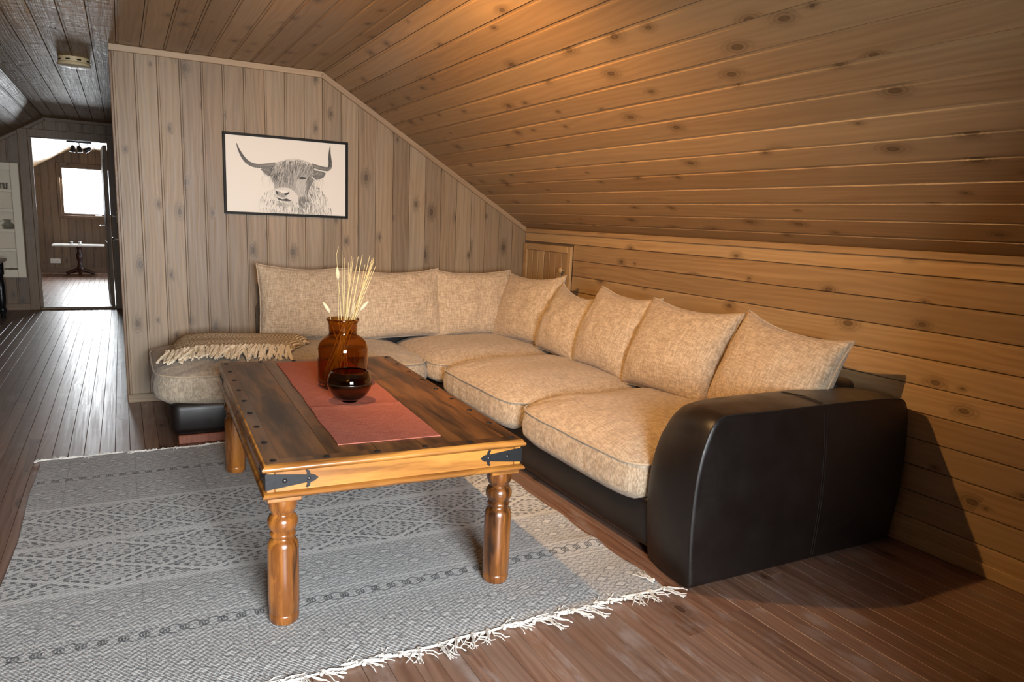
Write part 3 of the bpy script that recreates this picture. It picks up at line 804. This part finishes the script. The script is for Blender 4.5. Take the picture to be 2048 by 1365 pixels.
def cord(y, sg):
    pts = [(rxy(u/60,0 if sg < 0 else 1)[0], rxy(u/60,0 if sg < 0 else 1)[1]+sg*(.006+rr.uniform(-.003,.004)), .006+rr.uniform(0,.003)) for u in range(61)]
    MB().tube(pts, .0042, 6).obj('edge_cord', M_FRINGE, rug, 60)
cord(RY0,-1); cord(RY1,1)
k = 0; xq = RX0+.02
while xq < RX1-.005:
    u = (xq-RX0)/(RX1-RX0); X_,Y_ = rxy(u,0)
    link('tassel', TM[rr.randrange(7)], M_FRINGE, rug, loc=(X_,Y_-.003,.001), rot=(0,0,rr.uniform(-.2,.35)))
    X_,Y_ = rxy(u,1)
    o = link('tassel', TM[rr.choice((3,5,1))], M_FRINGE, rug, loc=(X_,Y_+.003,.001), rot=(0,0,PI+rr.uniform(-.9,.9))); o.scale = (.75,.55,1)
    xq += rr.uniform(.036,.062)
link('tassel', TM[0], M_FRINGE, rug, loc=(RX1-.02,RY0+.03,.012), rot=(0,0,2.4))

# ------------------------------------------------------------------ coffee table
TZ = .008
table = thing('coffee_table', 'dark rosewood coffee table with turned legs and black iron corner straps', 'table', (.738,2.733,TZ), (0,0,D(-1.8)))
TW,TL,TH = .812,1.508,.505
hw,hl = TW/2,TL/2
# moulded top frame and planks
def ring_mould(prof, hw_, hl_, name, m_):
    """profile (outward offset, z) swept around the rectangle"""
    mb = MB(); n = len(prof)
    for (sx,sy) in ((-1,-1),(1,-1),(1,1),(-1,1)):
        for (o_,z) in prof: mb.v.append((sx*(hw_+o_), sy*(hl_+o_), z))
    for c in range(4):
        for i in range(n): mb.f.append((c*n+i, ((c+1)%4)*n+i, ((c+1)%4)*n+(i+1)%n, c*n+(i+1)%n))
    return mb.obj(name, m_, table, 50)
zt_ = TH
ring_mould([(-.052,zt_-.022),(-.052,zt_-.0002),(-.010,zt_),(-.010,zt_-.022)], hw, hl, 'top_border', M_TTOP)
ring_mould([(-.0098,zt_-.024),(-.0098,zt_-.0002),(-.006,zt_-.0025),(-.004,zt_-.007),(0,zt_-.010),(.002,zt_-.015),(-.001,zt_-.021),(-.006,zt_-.024)], hw, hl, 'edge_moulding', M_TSIDE)
nb = 5; iw = 2*(hw-.052)/nb
for j in range(nb):
    MB().cbox(0, iw-.0008, -(hl-.0525), hl-.0525, zt_-.022, zt_-.0004, .0007).obj('plank', M_TTOP, table, loc=(-(hw-.052)+j*iw,0,0))
for sy in (-1,1):
    MB().cbox(-(hw-.034), hw-.034, -.011, .011, .420, zt_-.023, .002).obj('apron', M_TSIDE, table, loc=(0, sy*(hl-.024), 0))
for sx in (-1,1):
    MB().cbox(-.011, .011, -(hl-.012), hl-.012, .420, zt_-.023, .002).obj('apron', M_TSIDEY, table, loc=(sx*(hw-.022), 0, 0))
ring_mould([(-.045,.403),(-.045,.4215),(-.012,.4215),(-.006,.419),(-.002,.415),(.001,.410),(-.001,.405),(-.006,.403)], hw, hl, 'lower_moulding', M_TSIDE)
legp = [(.0,0),(.037,0),(.0425,.006),(.0435,.025),(.0425,.0285),(.0415,.030),(.0435,.033),(.0445,.08),(.0445,.235),(.042,.250),(.036,.259),(.032,.263),(.0315,.266),(.036,.270),(.0372,.276),(.036,.281),(.0325,.284),(.033,.288),(.040,.296),(.0435,.309),(.0425,.322),(.037,.332),(.0315,.337),(.031,.341),(.035,.347),(.041,.362),(.043,.385),(.043,.389)]
lm = MB().lathe(legp, 32).mesh('leg', 45)
for sx in (-1,1):
    for sy in (-1,1):
        lg = link('leg', lm, M_TLEG, table, loc=(sx*(hw-.060), sy*(hl-.062), 0))
        MB().cbox(-.047,.047,-.047,.047,.388,.404,.002).obj('leg_block', M_TSIDE, lg)
# iron straps: tapering band ending in a fleur
strap = [(a_*1.12, b_) for a_, b_ in [(0,-.024),(.0,.024),(.085,.013),(.098,.011),(.100,.016),(.096,.024),(.100,.027),(.106,.022),(.108,.012),(.118,.009),(.128,0),(.118,-.009),(.108,-.012),(.106,-.022),(.100,-.027),(.096,-.024),(.100,-.016),(.098,-.011),(.085,-.013)]]
sme = MB().prism(strap, 0, .0028, 'z').mesh('iron_strap')
dome = [(0,0),(.007,0),(.0065,.002),(.004,.0038),(0,.0045)]
rv = MB().lathe(dome, 14, caps=False).mesh('rivet', 60)
zc_ = .4525
for sx in (-1,1):
    for sy in (-1,1):
        # on the short side (faces +-Y)
        yy_ = sy*(hl-.0125); ux = Vector((-sx,0,0)); uz = Vector((0,sy,0)); uy = uz.cross(ux)
        m4 = Matrix(((ux.x,uy.x,uz.x,sx*(hw-.010)),(ux.y,uy.y,uz.y,yy_),(ux.z,uy.z,uz.z,zc_),(0,0,0,1)))
        st = link('iron_strap', sme, M_IRON, table, mtx=m4)
        for (q,s_) in ((.05,1.0),(.1165,.75)): r_ = link('rivet', rv, M_RIVET, st, loc=(q,0,.0026)); r_.scale = (s_,s_,s_)
        ux = Vector((0,-sy,0)); uz = Vector((sx,0,0)); uy = uz.cross(ux)
        m4 = Matrix(((ux.x,uy.x,uz.x,sx*(hw-.0105)),(ux.y,uy.y,uz.y,sy*(hl-.010)),(ux.z,uy.z,uz.z,zc_),(0,0,0,1)))
        st = link('iron_strap', sme, M_IRON, table, mtx=m4)
        for (q,s_) in ((.05,1.0),(.1165,.75)): r_ = link('rivet', rv, M_RIVET, st, loc=(q,0,.0026)); r_.scale = (s_,s_,s_)
nail = MB().lathe([(0,0),(.0105,0),(.0095,.0018),(.006,.0035),(0,.0042)], 12, caps=False).mesh('nail_stud', 60)
for j in range(9):
    for sx in (-1,1): link('nail_stud', nail, M_IRON, table, loc=(sx*(hw-.033), -(hl-.04)+j*(2*(hl-.04)/8), zt_-.0008))
for j in range(1,5):
    for sy in (-1,1): link('nail_stud', nail, M_IRON, table, loc=(-(hw-.033)+j*(2*(hw-.033)/5), sy*(hl-.033), zt_-.0008))
TT = TZ+TH
# runner
mb = MB()
def run(u,v,top):
    x_ = -.165+.33*u+.006*noise.noise(Vector((v*7,0,u*2))); y_ = -.655+1.31*v+.004*noise.noise(Vector((u*4,v,3)))
    fold = .004*math.exp(-((v-.34)/.006)**2)
    return (x_, y_, (.0030+fold+.0010*noise.noise(Vector((u*5,v*9,1))) if top else .0004))
mb.grid(16,70,lambda u,v: run(u,v,True)); mb.grid(16,70,lambda u,v: run(u,v,False))
for L in ([(u/16,0) for u in range(17)],[(u/16,1) for u in range(17)],[(0,v/70) for v in range(71)],[(1,v/70) for v in range(71)]):
    b0 = len(mb.v)
    for (u,v) in L: mb.v += [run(u,v,True), run(u,v,False)]
    mb.f += [(b0+2*i,b0+2*i+1,b0+2*i+3,b0+2*i+2) for i in range(len(L)-1)]
tag(mb.obj('table_runner', M_RUNNER, None, 50, loc=(.738,2.755,TT), rot=(0,0,D(-2.4))), 'terracotta woven table runner along the coffee table', 'runner')

# ------------------------------------------------------------------ vase, bowl, dried grass
VT = TT+.0038
VX,VY = .765,2.872
vase = thing('glass_vase', 'tall amber glass bottle vase holding dried grass stems', 'vase', (VX,VY,VT))
vo = [(0,.0),(.080,.0),(.092,.006),(.0985,.020),(.100,.04),(.100,.150),(.098,.168),(.090,.186),(.074,.201),(.060,.208),(.0555,.213),(.0545,.222),(.0575,.255),(.0605,.265),(.0645,.268),(.0655,.272),(.0640,.276)]
vi = [(.0605,.276),(.0585,.270),(.0550,.255),(.0520,.222),(.0530,.212),(.058,.205),(.072,.197),(.087,.183),(.0945,.166),(.0965,.150),(.0965,.04),(.094,.022),(.086,.011),(0,.009)]
MB().lathe(vo+vi, 48, caps=False).obj('glass_body', M_AMBER, vase, 50)
bowl = thing('glass_bowl', 'small round smoky brown glass bowl in front of the vase', 'bowl', (.722,2.615,VT))
bo = []
for k in range(0,17):
    a = -PI/2 + (PI/2+.62)*k/16; bo.append((max(.0,.0815*math.cos(a)) if k else 0, .073+.073*math.sin(a)))
bo[1] = (.030,.0); bo[0] = (0,.0)
bi = [(max(0,r_-.0035), z+ (.004 if z < .02 else 0)) for (r_,z) in reversed(bo)]
MB().lathe(bo+bi, 48, caps=False).obj('glass_body', M_SMOKE, bowl, 60)
MB().lathe([(.0818,.0705),(.0824,.073),(.0818,.0755)], 48, caps=False).obj('dark_band', plain('bowl_band', (.015,.009,.005), .2), bowl, 60)
rs = random.Random(21)
tips = [(-.012,.548),(.012,.515),(.022,.525),(.034,.52),(.088,.528),(.099,.532),(.109,.52),(.126,.508),(.134,.518),(.080,.505),(.070,.52),(.115,.47),(.104,.50),(-.020,.45),(.005,.47),(.045,.50),(.122,.49),(.094,.49),(.060,.46),(.016,.50)]
for i,(tx,tz) in enumerate(tips):
    sy = rs.uniform(-.03,.03); nx = max(-.042,min(.042, tx*.38+rs.uniform(-.012,.012))); bx_ = max(-.075,min(.06,-tx*.9+rs.uniform(-.05,.02)))
    by_ = rs.uniform(-.05,.05)
    pts = [(bx_,by_,.016),( (bx_+nx)/2, by_/2+sy*.4, .15),(nx, sy*.7, .275),((nx+tx)/2+.003*rs.uniform(-1,1), sy, (.275+tz)/2),(tx, sy*1.5, tz)]
    mb = MB(); mb.tube(pts,[.0019,.0018,.0016,.0014,.0009],5)
    o = mb.obj('dried_grass_stem', M_STRAW, None, 60, loc=(VX,VY,VT)); tag(o, 'thin straw coloured dried grass stem standing in the amber vase', 'dried stem', 'bare dried stems in the amber vase')
tl = [(0,-.026),(.004,-.022),(.0075,-.010),(.0078,.004),(.005,.018),(.0018,.027),(0,.029)]
for (bx_,hx_,hy_,hz_,ax_,ay_) in ((.03,-.062,.01,.318,-.55,0.0),(-.03,.082,-.012,.326,.75,.0),(-.02,-.018,.012,.452,-.03,.05),(-.04,.048,.02,.314,.3,.1)):
    t_ = thing('bunny_tail_stem', {-.062:'fluffy bunny tail grass head drooping over the vase rim beside the throw side',.082:'fluffy bunny tail grass head leaning out over the vase rim towards the sofa corner',-.018:'tall upright bunny tail grass with its fluffy head halfway up the stems',.048:'small bunny tail grass head tucked among the leaning stems at the rim'}[hx_], 'dried grass', (VX,VY,VT), group='bunny tail grasses in the amber vase')
    dn = Vector((math.sin(ax_),math.sin(ay_),math.cos(ax_))); hp = Vector((hx_,hy_,hz_)); e0 = hp-dn*.024
    nx = max(-.048,min(.048,hx_*.75))
    MB().tube([(bx_,0,.02),(nx*.6,hy_*.5,.20),(nx,hy_,.272),tuple(e0)],.0012,5).obj('stem', M_STRAW, t_, 60)
    if hx_ == -.018: MB().tube([tuple(hp),(hx_-.004,hy_,.53),(hx_+.004,hy_,.56)],.0009,5).obj('tip', M_STRAW, t_, 60)
    h_ = MB().lathe(tl, 12, caps=False).obj('fluffy_head', M_TAIL, t_, 60, loc=hp); h_.rotation_mode = 'QUATERNION'; h_.rotation_quaternion = Vector((0,0,1)).rotation_difference(dn)

# ------------------------------------------------------------------ framed picture
PX,PZ = .960,1.423; PY = Y0-.024
pic = thing('framed_picture', 'black framed monochrome print of a shaggy long-horned highland cow', 'picture', (PX,PY,PZ), (0,0,0))
pw,ph,fw_ = .389,.2475,.0155
for (x0,x1,z0,z1) in ((-pw,pw,ph-fw_,ph),(-pw,pw,-ph,-ph+fw_),(-pw,-pw+fw_,-ph+fw_,ph-fw_),(pw-fw_,pw,-ph+fw_,ph-fw_)):
    MB().cbox(x0,x1,-.002,.020,z0,z1,.0015).obj('frame_rail', M_FRAME, pic)
MB().box(-pw+.004,pw-.004,.010,.018,-ph+.004,ph-.004).obj('backing', M_BLACK, pic)
iw_,ih_ = pw-fw_+.001, ph-fw_+.001
rp = random.Random(4); V_=[]; F_=[]; C_=[]; cnt=[0]
def poly(pts, g):
    cnt[0] += 1; y_ = .0098-cnt[0]*1.6e-6; b0 = len(V_)
    q = [(max(-iw_,min(iw_,p[0])),max(-ih_,min(ih_,p[1]))) for p in pts]
    V_.extend((p[0],y_,p[1]) for p in q); F_.append(tuple(range(b0,b0+len(q)))); C_.append(g)
def mm(L): return [(a/1000+.0, b_/1000) for a,b_ in L]
def stroke(path, w, g):
    P = [Vector(p) for p in path]; L=[];R_=[]
    for i,p in enumerate(P):
        d = (P[min(i+1,len(P)-1)]-P[max(i-1,0)]); d = d.normalized() if d.length > 1e-9 else Vector((0,-1)); n_ = Vector((-d.y,d.x)); ww = w[i] if isinstance(w,(list,tuple)) else w*(1-.85*i/(len(P)-1))
        L.append(p+n_*ww/2); R_.append(p-n_*ww/2)
    for i in range(len(P)-1): poly([L[i],L[i+1],R_[i+1],R_[i]], g)
def lerpL(L,t):
    s_ = t*(len(L)-1); i = min(int(s_),len(L)-2); return Vector(L[i]).lerp(Vector(L[i+1]), s_-i)
def inpoly(p,L):
    c = False
    for i in range(len(L)):
        a,b_ = L[i],L[i-1]
        if (a[1]>p[1])!=(b_[1]>p[1]) and p[0] < (b_[0]-a[0])*(p[1]-a[1])/(b_[1]-a[1])+a[0]: c = not c
    return c
poly([(-iw_,-ih_),(iw_,-ih_),(iw_,ih_),(-iw_,ih_)], .74)
body = mm([(-185,-146),(-135,-94),(-85,-66),(170,-25),(222,-73),(265,-140),(290,-237),(-175,-238)])
for k_ in range(1500):
    p = (rp.uniform(-.19,.29), rp.uniform(-.238,-.03))
    if not inpoly(p, body): continue
    a = (p[0]-.05)*1.1+rp.uniform(-.25,.25); L_ = rp.uniform(.015,.04)
    edge = min(1,max(0,(p[0]+.2)/.16))*min(1,max(0,(.3-p[0])/.1)); g = rp.choice((.76,.66,.55,.40,.26,.15,.10))
    if rp.random() > edge: g = rp.choice((.70,.66,.78))
    stroke([p,(p[0]+math.sin(a)*L_*.5,p[1]-math.cos(a)*L_*.5),(p[0]+math.sin(a)*L_,p[1]-math.cos(a)*L_)], rp.uniform(.0015,.0035), g)
lh = mm([(-307,185),(-298,154),(-280,117),(-257,85),(-224,63),(-181,56),(-132,62),(-75,73)]); rh = mm([(273,218),(269,176),(270,136),(273,96),(263,70),(233,67),(192,74),(150,84)])
for L,ws in ((lh,(.002,.010,.017,.022,.024,.025,.026,.026)),(rh,(.002,.012,.019,.024,.025,.026,.026,.026))):
    sp = resample([tuple(p) for p in L],4); wv = [ws[min(7,i//4)]+(ws[min(7,i//4+1)]-ws[min(7,i//4)])*((i%4)/4) for i in range(len(sp))]
    for i in range(len(sp)-1):
        t = i/(len(sp)-1); g = .07+.22*max(0,t-.35)
        d = (sp[i+1]-sp[i]).normalized(); n_ = Vector((-d.y,d.x))
        for (f0,f1,dg) in ((-.5,-.2,.8),(-.2,.15,1.25),(.15,.5,1.0)):
            poly([sp[i]+n_*wv[i]*f0, sp[i+1]+n_*wv[i+1]*f0, sp[i+1]+n_*wv[i+1]*f1, sp[i]+n_*wv[i]*f1], g*dg)
for L in ([(-169,37),(-137,52),(-103,52),(-88,28),(-99,-7),(-133,5)],[(166,54),(223,50),(244,39),(228,12),(181,-9),(155,15)]):
    E_ = mm(L); poly(E_, .16); cx_ = sum(p[0] for p in E_)/6; cz_ = sum(p[1] for p in E_)/6
    for k_ in range(40):
        a = rp.uniform(0,6.28); q = (cx_+math.cos(a)*.022,cz_+math.sin(a)*.016); stroke([q,(q[0]+rp.uniform(-.02,.02),q[1]-rp.uniform(.004,.026))], .0022, rp.choice((.05,.10,.3,.42)))
for sx_ in (-1,1):
    for k_ in range(9):
        bx0 = (-.13 if sx_ < 0 else .20)+rp.uniform(-.03,.03); stroke([(bx0,-.002),(bx0+sx_*.006,-.03),(bx0+rp.uniform(-.012,.012),-.06-rp.uniform(0,.02))], .0014, rp.choice((.35,.5,.6)))
# face
poly(mm([(-95,40),(-40,80),(40,95),(120,85),(158,40),(150,-30),(125,-90),(80,-150),(-40,-120),(-85,-70)]), .36)
dk = mm([(140,24),(165,-10),(138,-60),(118,-118),(96,-190),(66,-168),(80,-90),(108,-40)]); poly(dk, .20)
for k_ in range(260):
    p = (rp.uniform(.06,.17),rp.uniform(-.235,.03))
    if not inpoly(p, mm([(135,30),(172,-5),(150,-60),(150,-130),(160,-235),(60,-235),(62,-165),(80,-90),(108,-40)])): continue
    stroke([p,(p[0]+rp.uniform(-.006,.008),p[1]-.014),(p[0]+rp.uniform(-.008,.010),p[1]-rp.uniform(.02,.034))], .0024, rp.choice((.05,.09,.14,.3,.5)))
poly(mm([(62,-6),(85,-2),(112,-8),(118,-40),(108,-80),(92,-120),(66,-120),(52,-92),(48,-50)]), .46)
for k_ in range(220):
    p = (rp.uniform(.048,.118),rp.uniform(-.115,-.005)); stroke([p,(p[0]-.002,p[1]-.010),(p[0]+rp.uniform(-.006,.003),p[1]-.020)], .0016, rp.choice((.28,.38,.46,.54,.62,.66)))
poly(mm([(66,2),(86,8),(116,5),(110,-6),(92,-10),(74,-9)]), .05); 
mz = mm([(-83,-91),(-72,-76),(-50,-69),(-20,-66),(8,-70),(34,-84),(54,-104),(64,-126),(62,-150),(46,-170),(9,-178),(-28,-168),(-55,-155),(-76,-136)]); poly(mz, .66)
poly(mm([(-78,-90),(-50,-96),(-22,-108),(-8,-125),(-30,-132),(-60,-126),(-74,-116)]), .30); poly(mm([(-62,-92),(-40,-84),(-6,-86),(-18,-102),(-40,-98)]), .78)
for k_ in range(130):
    p = (rp.uniform(-.08,.062),rp.uniform(-.176,-.07))
    if inpoly(p, mz): stroke([p,(p[0]+rp.uniform(-.006,.006),p[1]-rp.uniform(.005,.012))], .0015, rp.choice((.45,.55,.72,.78,.8)))
poly(mm([(-81,-90),(-70,-94),(-62,-102),(-64,-112),(-74,-108)]), .03); poly(mm([(-27,-106),(-8,-100),(9,-90),(4,-104),(-6,-114),(-21,-117)]), .03)
poly(mm([(-76,-128),(-58,-136),(-36,-142),(-11,-135),(22,-149),(-6,-154),(-40,-152),(-62,-146)]), .06); poly(mm([(-50,-152),(-20,-156),(6,-156),(-10,-162),(-36,-160)]), .75)
for k_ in range(70):
    p = (rp.uniform(-.06,.03),rp.uniform(-.165,-.15)); stroke([p,(p[0]+rp.uniform(-.004,.01),p[1]-.014),(p[0]+rp.uniform(-.006,.014),p[1]-rp.uniform(.02,.036))], .0018, rp.choice((.15,.3,.6,.7)))
# fringe
topL = mm([(-100,57),(-63,85),(-18,103),(33,113),(84,111),(130,99),(163,76)]); endL = mm([(-99,-24),(-80,-62),(-35,-82),(15,-68),(46,-30),(78,8),(163,4)])
for k_ in range(900):
    t = rp.random(); v0 = rp.random()**1.3*.75; a = lerpL(topL,t); c = lerpL(endL,min(1,max(0,t+rp.uniform(-.06,.06)))); bend = (t-.55)*.05
    p0 = a.lerp(c,v0); p2 = a.lerp(c,min(1.04,v0+rp.uniform(.16,.36))); p1 = (p0+p2)/2+Vector((bend*.3+rp.uniform(-.005,.005),0))
    g = rp.choice((.04,.08,.15,.24,.34,.44,.52,.60)); stroke([p0,p1,p2], rp.uniform(.0016,.0038), g)
for k_ in range(120):
    t = rp.random(); a = lerpL(topL,t); stroke([a,(a.x+rp.uniform(-.012,.012),a.y+rp.uniform(-.004,.007))], .0016, rp.choice((.25,.4,.5)))
me = bpy.data.meshes.new('print'); me.from_pydata(V_,[],F_); ca = me.color_attributes.new('ink','FLOAT_COLOR','CORNER')
li = 0
for f_,g in zip(me.polygons,C_):
    for _ in range(f_.loop_total): ca.data[li].color = (g, g*.955, g*.87, 1); li += 1
link('print', me, M_PRINT, pic)

# ------------------------------------------------------------------ hall things
sd = thing('smoke_detector', 'round yellowed smoke detector on the hall ceiling', 'smoke detector', (-.215,5.62,ZC))
MB().lathe([(.088,0),(.088,-.028),(.095,-.036),(.090,-.048),(.055,-.054),(0,-.055)], 36, caps=False).obj('housing', M_PLASTIC, sd, 40)
for k_ in range(9):
    a = 2*PI*k_/9; MB().box(-.012,.012,.086,.0895,-.022,-.014).obj('vent_slot', M_BLACK, sd, rot=(0,0,a))
MB().lathe([(.022,-.054),(.022,-.060),(0,-.060)], 18, caps=False).obj('test_button', M_WPLAST, sd, 40)

sw = thing('wall_switch', 'yellowed boxy switch on the hall partition wall', 'switch', (XP,8.05,1.085))
MB().cbox(-.036,0,-.04,.04,-.055,.055,.005).obj('box', M_PLASTIC, sw)
MB().tube([(-.034,0,.0),(-.062,0,.004),(-.072,0,.010)],.006,8).obj('toggle', M_WPLAST, sw, 60)

cab = thing('glazed_cabinet', 'cream painted hanging cabinet with glazed door left of the doorway', 'cabinet', (-1.20,YF-.012,0))
cw0,cw1,cz0,cz1 = -.255,.255,.375,1.588; cd_ = .125
for (x0,x1,y0,y1,z0,z1) in ((cw0,cw0+.02,-cd_,0,cz0,cz1),(cw1-.02,cw1,-cd_,0,cz0,cz1),(cw0+.02,cw1-.02,-cd_,0,cz0,cz0+.02),(cw0+.02,cw1-.02,-cd_,0,cz1-.02,cz1),(cw0+.02,cw1-.02,-.012,0,cz0+.02,cz1-.02)):
    MB().box(x0,x1,y0,y1,z0,z1).obj('carcass_panel', M_WHITE, cab)
cdr = MB(); cdr.cbox(cw0,cw0+.075,-cd_-.022,-cd_-.001,cz0,cz1,.004); cdr.cbox(cw1-.075,cw1,-cd_-.022,-cd_-.001,cz0,cz1,.004)
cdr.cbox(cw0+.075,cw1-.075,-cd_-.022,-cd_-.001,cz0,cz0+.085,.004); cdr.cbox(cw0+.075,cw1-.075,-cd_-.022,-cd_-.001,cz1-.082,cz1,.004)
cdr = cdr.obj('door', M_WHITE, cab)
zz0,zz1 = cz0+.085,cz1-.082; ph_ = (zz1-zz0)/5
for j in range(5):
    if j: MB().cbox(cw0+.075,cw1-.075,-cd_-.020,-cd_-.003,zz0+j*ph_-.015,zz0+j*ph_+.015,.003).obj('glazing_bar', M_WHITE, cdr)
    MB().box(cw0+.07,cw1-.07,-cd_-.012,-cd_-.010,zz0+j*ph_+.012,zz0+(j+1)*ph_-.012).obj('pane', M_PANE, cdr)
    if j: MB().box(cw0+.02,cw1-.02,-cd_+.005,-.012,zz0+j*ph_-.008,zz0+j*ph_+.004).obj('shelf', M_WHITE, cab)
gm = MB().lathe([(0,0),(.024,0),(.030,.075),(.028,.075),(.022,.004),(0,.004)], 16, caps=False).mesh('tumbler', 50)
for (j,lst,lb) in ((4,(-.06,.0,.06,.12),'clear drinking glass on the top shelf of the cream cabinet'),(0,(.08,.14),'clear drinking glass at the bottom of the cream cabinet')):
    for q in lst:
        zb_ = zz0+j*ph_+.005 if j else cz0+.021
        tag(link('drinking_glass', gm, M_CGLASS, loc=(-1.20+q,YF-.012-.07,zb_)), lb, 'glass', 'clear glasses in the cream cabinet')
jm = MB().lathe([(0,0),(.035,0),(.055,.03),(.055,.055),(.035,.08),(.032,.10),(.040,.11),(.037,.11),(.029,.10),(.032,.08),(.051,.055),(.051,.032),(.033,.004),(0,.004)], 24, caps=False)
jg = thing('glass_jug', 'round clear glass jug on the middle shelf of the cream cabinet', 'jug', (-1.20+.115,YF-.012-.068,zz0+2*ph_+.005))
jm.obj('jug_body', M_CGLASS, jg, 50)
MB().tube([(-.033,0,.1),(-.06,0,.095),(-.07,0,.065),(-.052,0,.04)],.005,8).obj('jug_handle', M_CGLASS, jg, 60)

ht = thing('dining_table', 'table with black turned legs and brown top at the hall edge', 'table', (-1.42,8.35,0))
MB().cbox(-.42,.36,-.72,.72,.585,.612,.008).obj('top', M_TTOP, ht)
for sy in (-1,1): MB().cbox(-.36,.30,sy*.63-.012,sy*.63+.012,.50,.585,.003).obj('apron', M_BLACK, ht)
for sx in (-.36,.30): MB().cbox(sx-.012,sx+.012,-.62,.62,.50,.585,.003).obj('apron', M_BLACK, ht)
lp = [(0,0),(.018,0),(.022,.01),(.020,.05),(.034,.085),(.036,.10),(.024,.118),(.028,.125),(.036,.20),(.037,.30),(.031,.385),(.024,.395),(.033,.405),(.024,.415),(.033,.43),(.024,.44),(.034,.452),(.038,.46),(.038,.50),(.038,.585)]
hm = MB().lathe(lp, 20).mesh('leg', 45)
for sx in (-.36,.30):
    for sy in (-.63,.63): link('leg', hm, M_BLACK, ht, loc=(sx,sy,0))

# ------------------------------------------------------------------ far room things
ft = thing('pedestal_table', 'white topped pedestal table under the far room window', 'table', (-.66,14.45,0))
MB().cbox(-.38,.38,-.24,.24,.485,.512,.006).obj('top', M_WPLAST, ft)
MB().lathe([(.05,.08),(.055,.12),(.035,.16),(.030,.22),(.048,.28),(.052,.33),(.032,.38),(.03,.42),(.045,.47),(.06,.486)], 24).obj('column', M_PED, ft, 40)
for sx in (-1,1):
    MB().tube([(sx*.02,0,.09),(sx*.10,0,.065),(sx*.18,0,.03),(sx*.21,0,.022)],[.035,.03,.024,.022],8).obj('foot', M_PED, ft, 50)
for sy in (-1,1):
    MB().tube([(0,sy*.02,.09),(0,sy*.10,.065),(0,sy*.16,.03),(0,sy*.18,.022)],[.035,.03,.024,.022],8).obj('foot', M_PED, ft, 50)
for q in (-.06,.06):
    o = MB().lathe([(0,0),(.028,0),(.034,.012),(.030,.03),(.026,.05),(.029,.055),(.0,.055)], 16, caps=False).obj('metal_cup', M_STEEL, None, 50, loc=(-.70+q,14.38,.512))
    tag(o, 'small shiny metal cup on the white pedestal table', 'cup', 'metal cups on the pedestal table')
so = thing('wall_socket', 'white double wall socket near the far room floor', 'socket', (-1.045,YE-.001,.20))
MB().cbox(-.075,.075,-.02,0,-.04,.04,.005).obj('plate', M_WPLAST, so)
for q in (-.036,.036): MB().lathe([(.0,0),(.022,0),(.022,.002),(.0,.002)],18,caps=False).obj('outlet', M_WHITE, so, 40, loc=(q,-.020,0), rot=(PI/2,0,0))
sl_ = thing('ceiling_spotlights', 'black ceiling spotlight bar with three heads in the far room', 'spotlight', (-.50,12.9,ZC))
MB().cbox(-.16,.16,-.015,.015,-.025,0,.004).obj('bar', M_BLACK, sl_)
for q,a in ((-.085,.15),(.0,-.2),(.11,1.1)):
    MB().tube([(q,0,-.02),(q,0,-.08)],.006,6).obj('stem', M_BLACK, sl_)
    h_ = MB().lathe([(0,.05),(.022,.045),(.03,.02),(.038,-.05),(.034,-.05),(.0,-.03)],18,caps=False).obj('head', M_BLACK, sl_, 40, loc=(q,0,-.11), rot=(0,a,0))
ch = thing('white_chair', 'white chair back just inside the far room doorway', 'chair', (-1.225,11.6,0))
MB().cbox(-.18,.18,-.18,.18,.40,.44,.01).obj('seat', M_WPLAST, ch)
rbox(-.18,.17,.15,.185,.46,.72,.015).obj('backrest', M_WPLAST, ch, 50)
for sx in (-.15,.15):
    for sy in (-.15,.15): MB().tube([(sx,sy,.40),(sx*1.1,sy*1.1,0)],.014,8).obj('leg', M_STEEL, ch, 50)
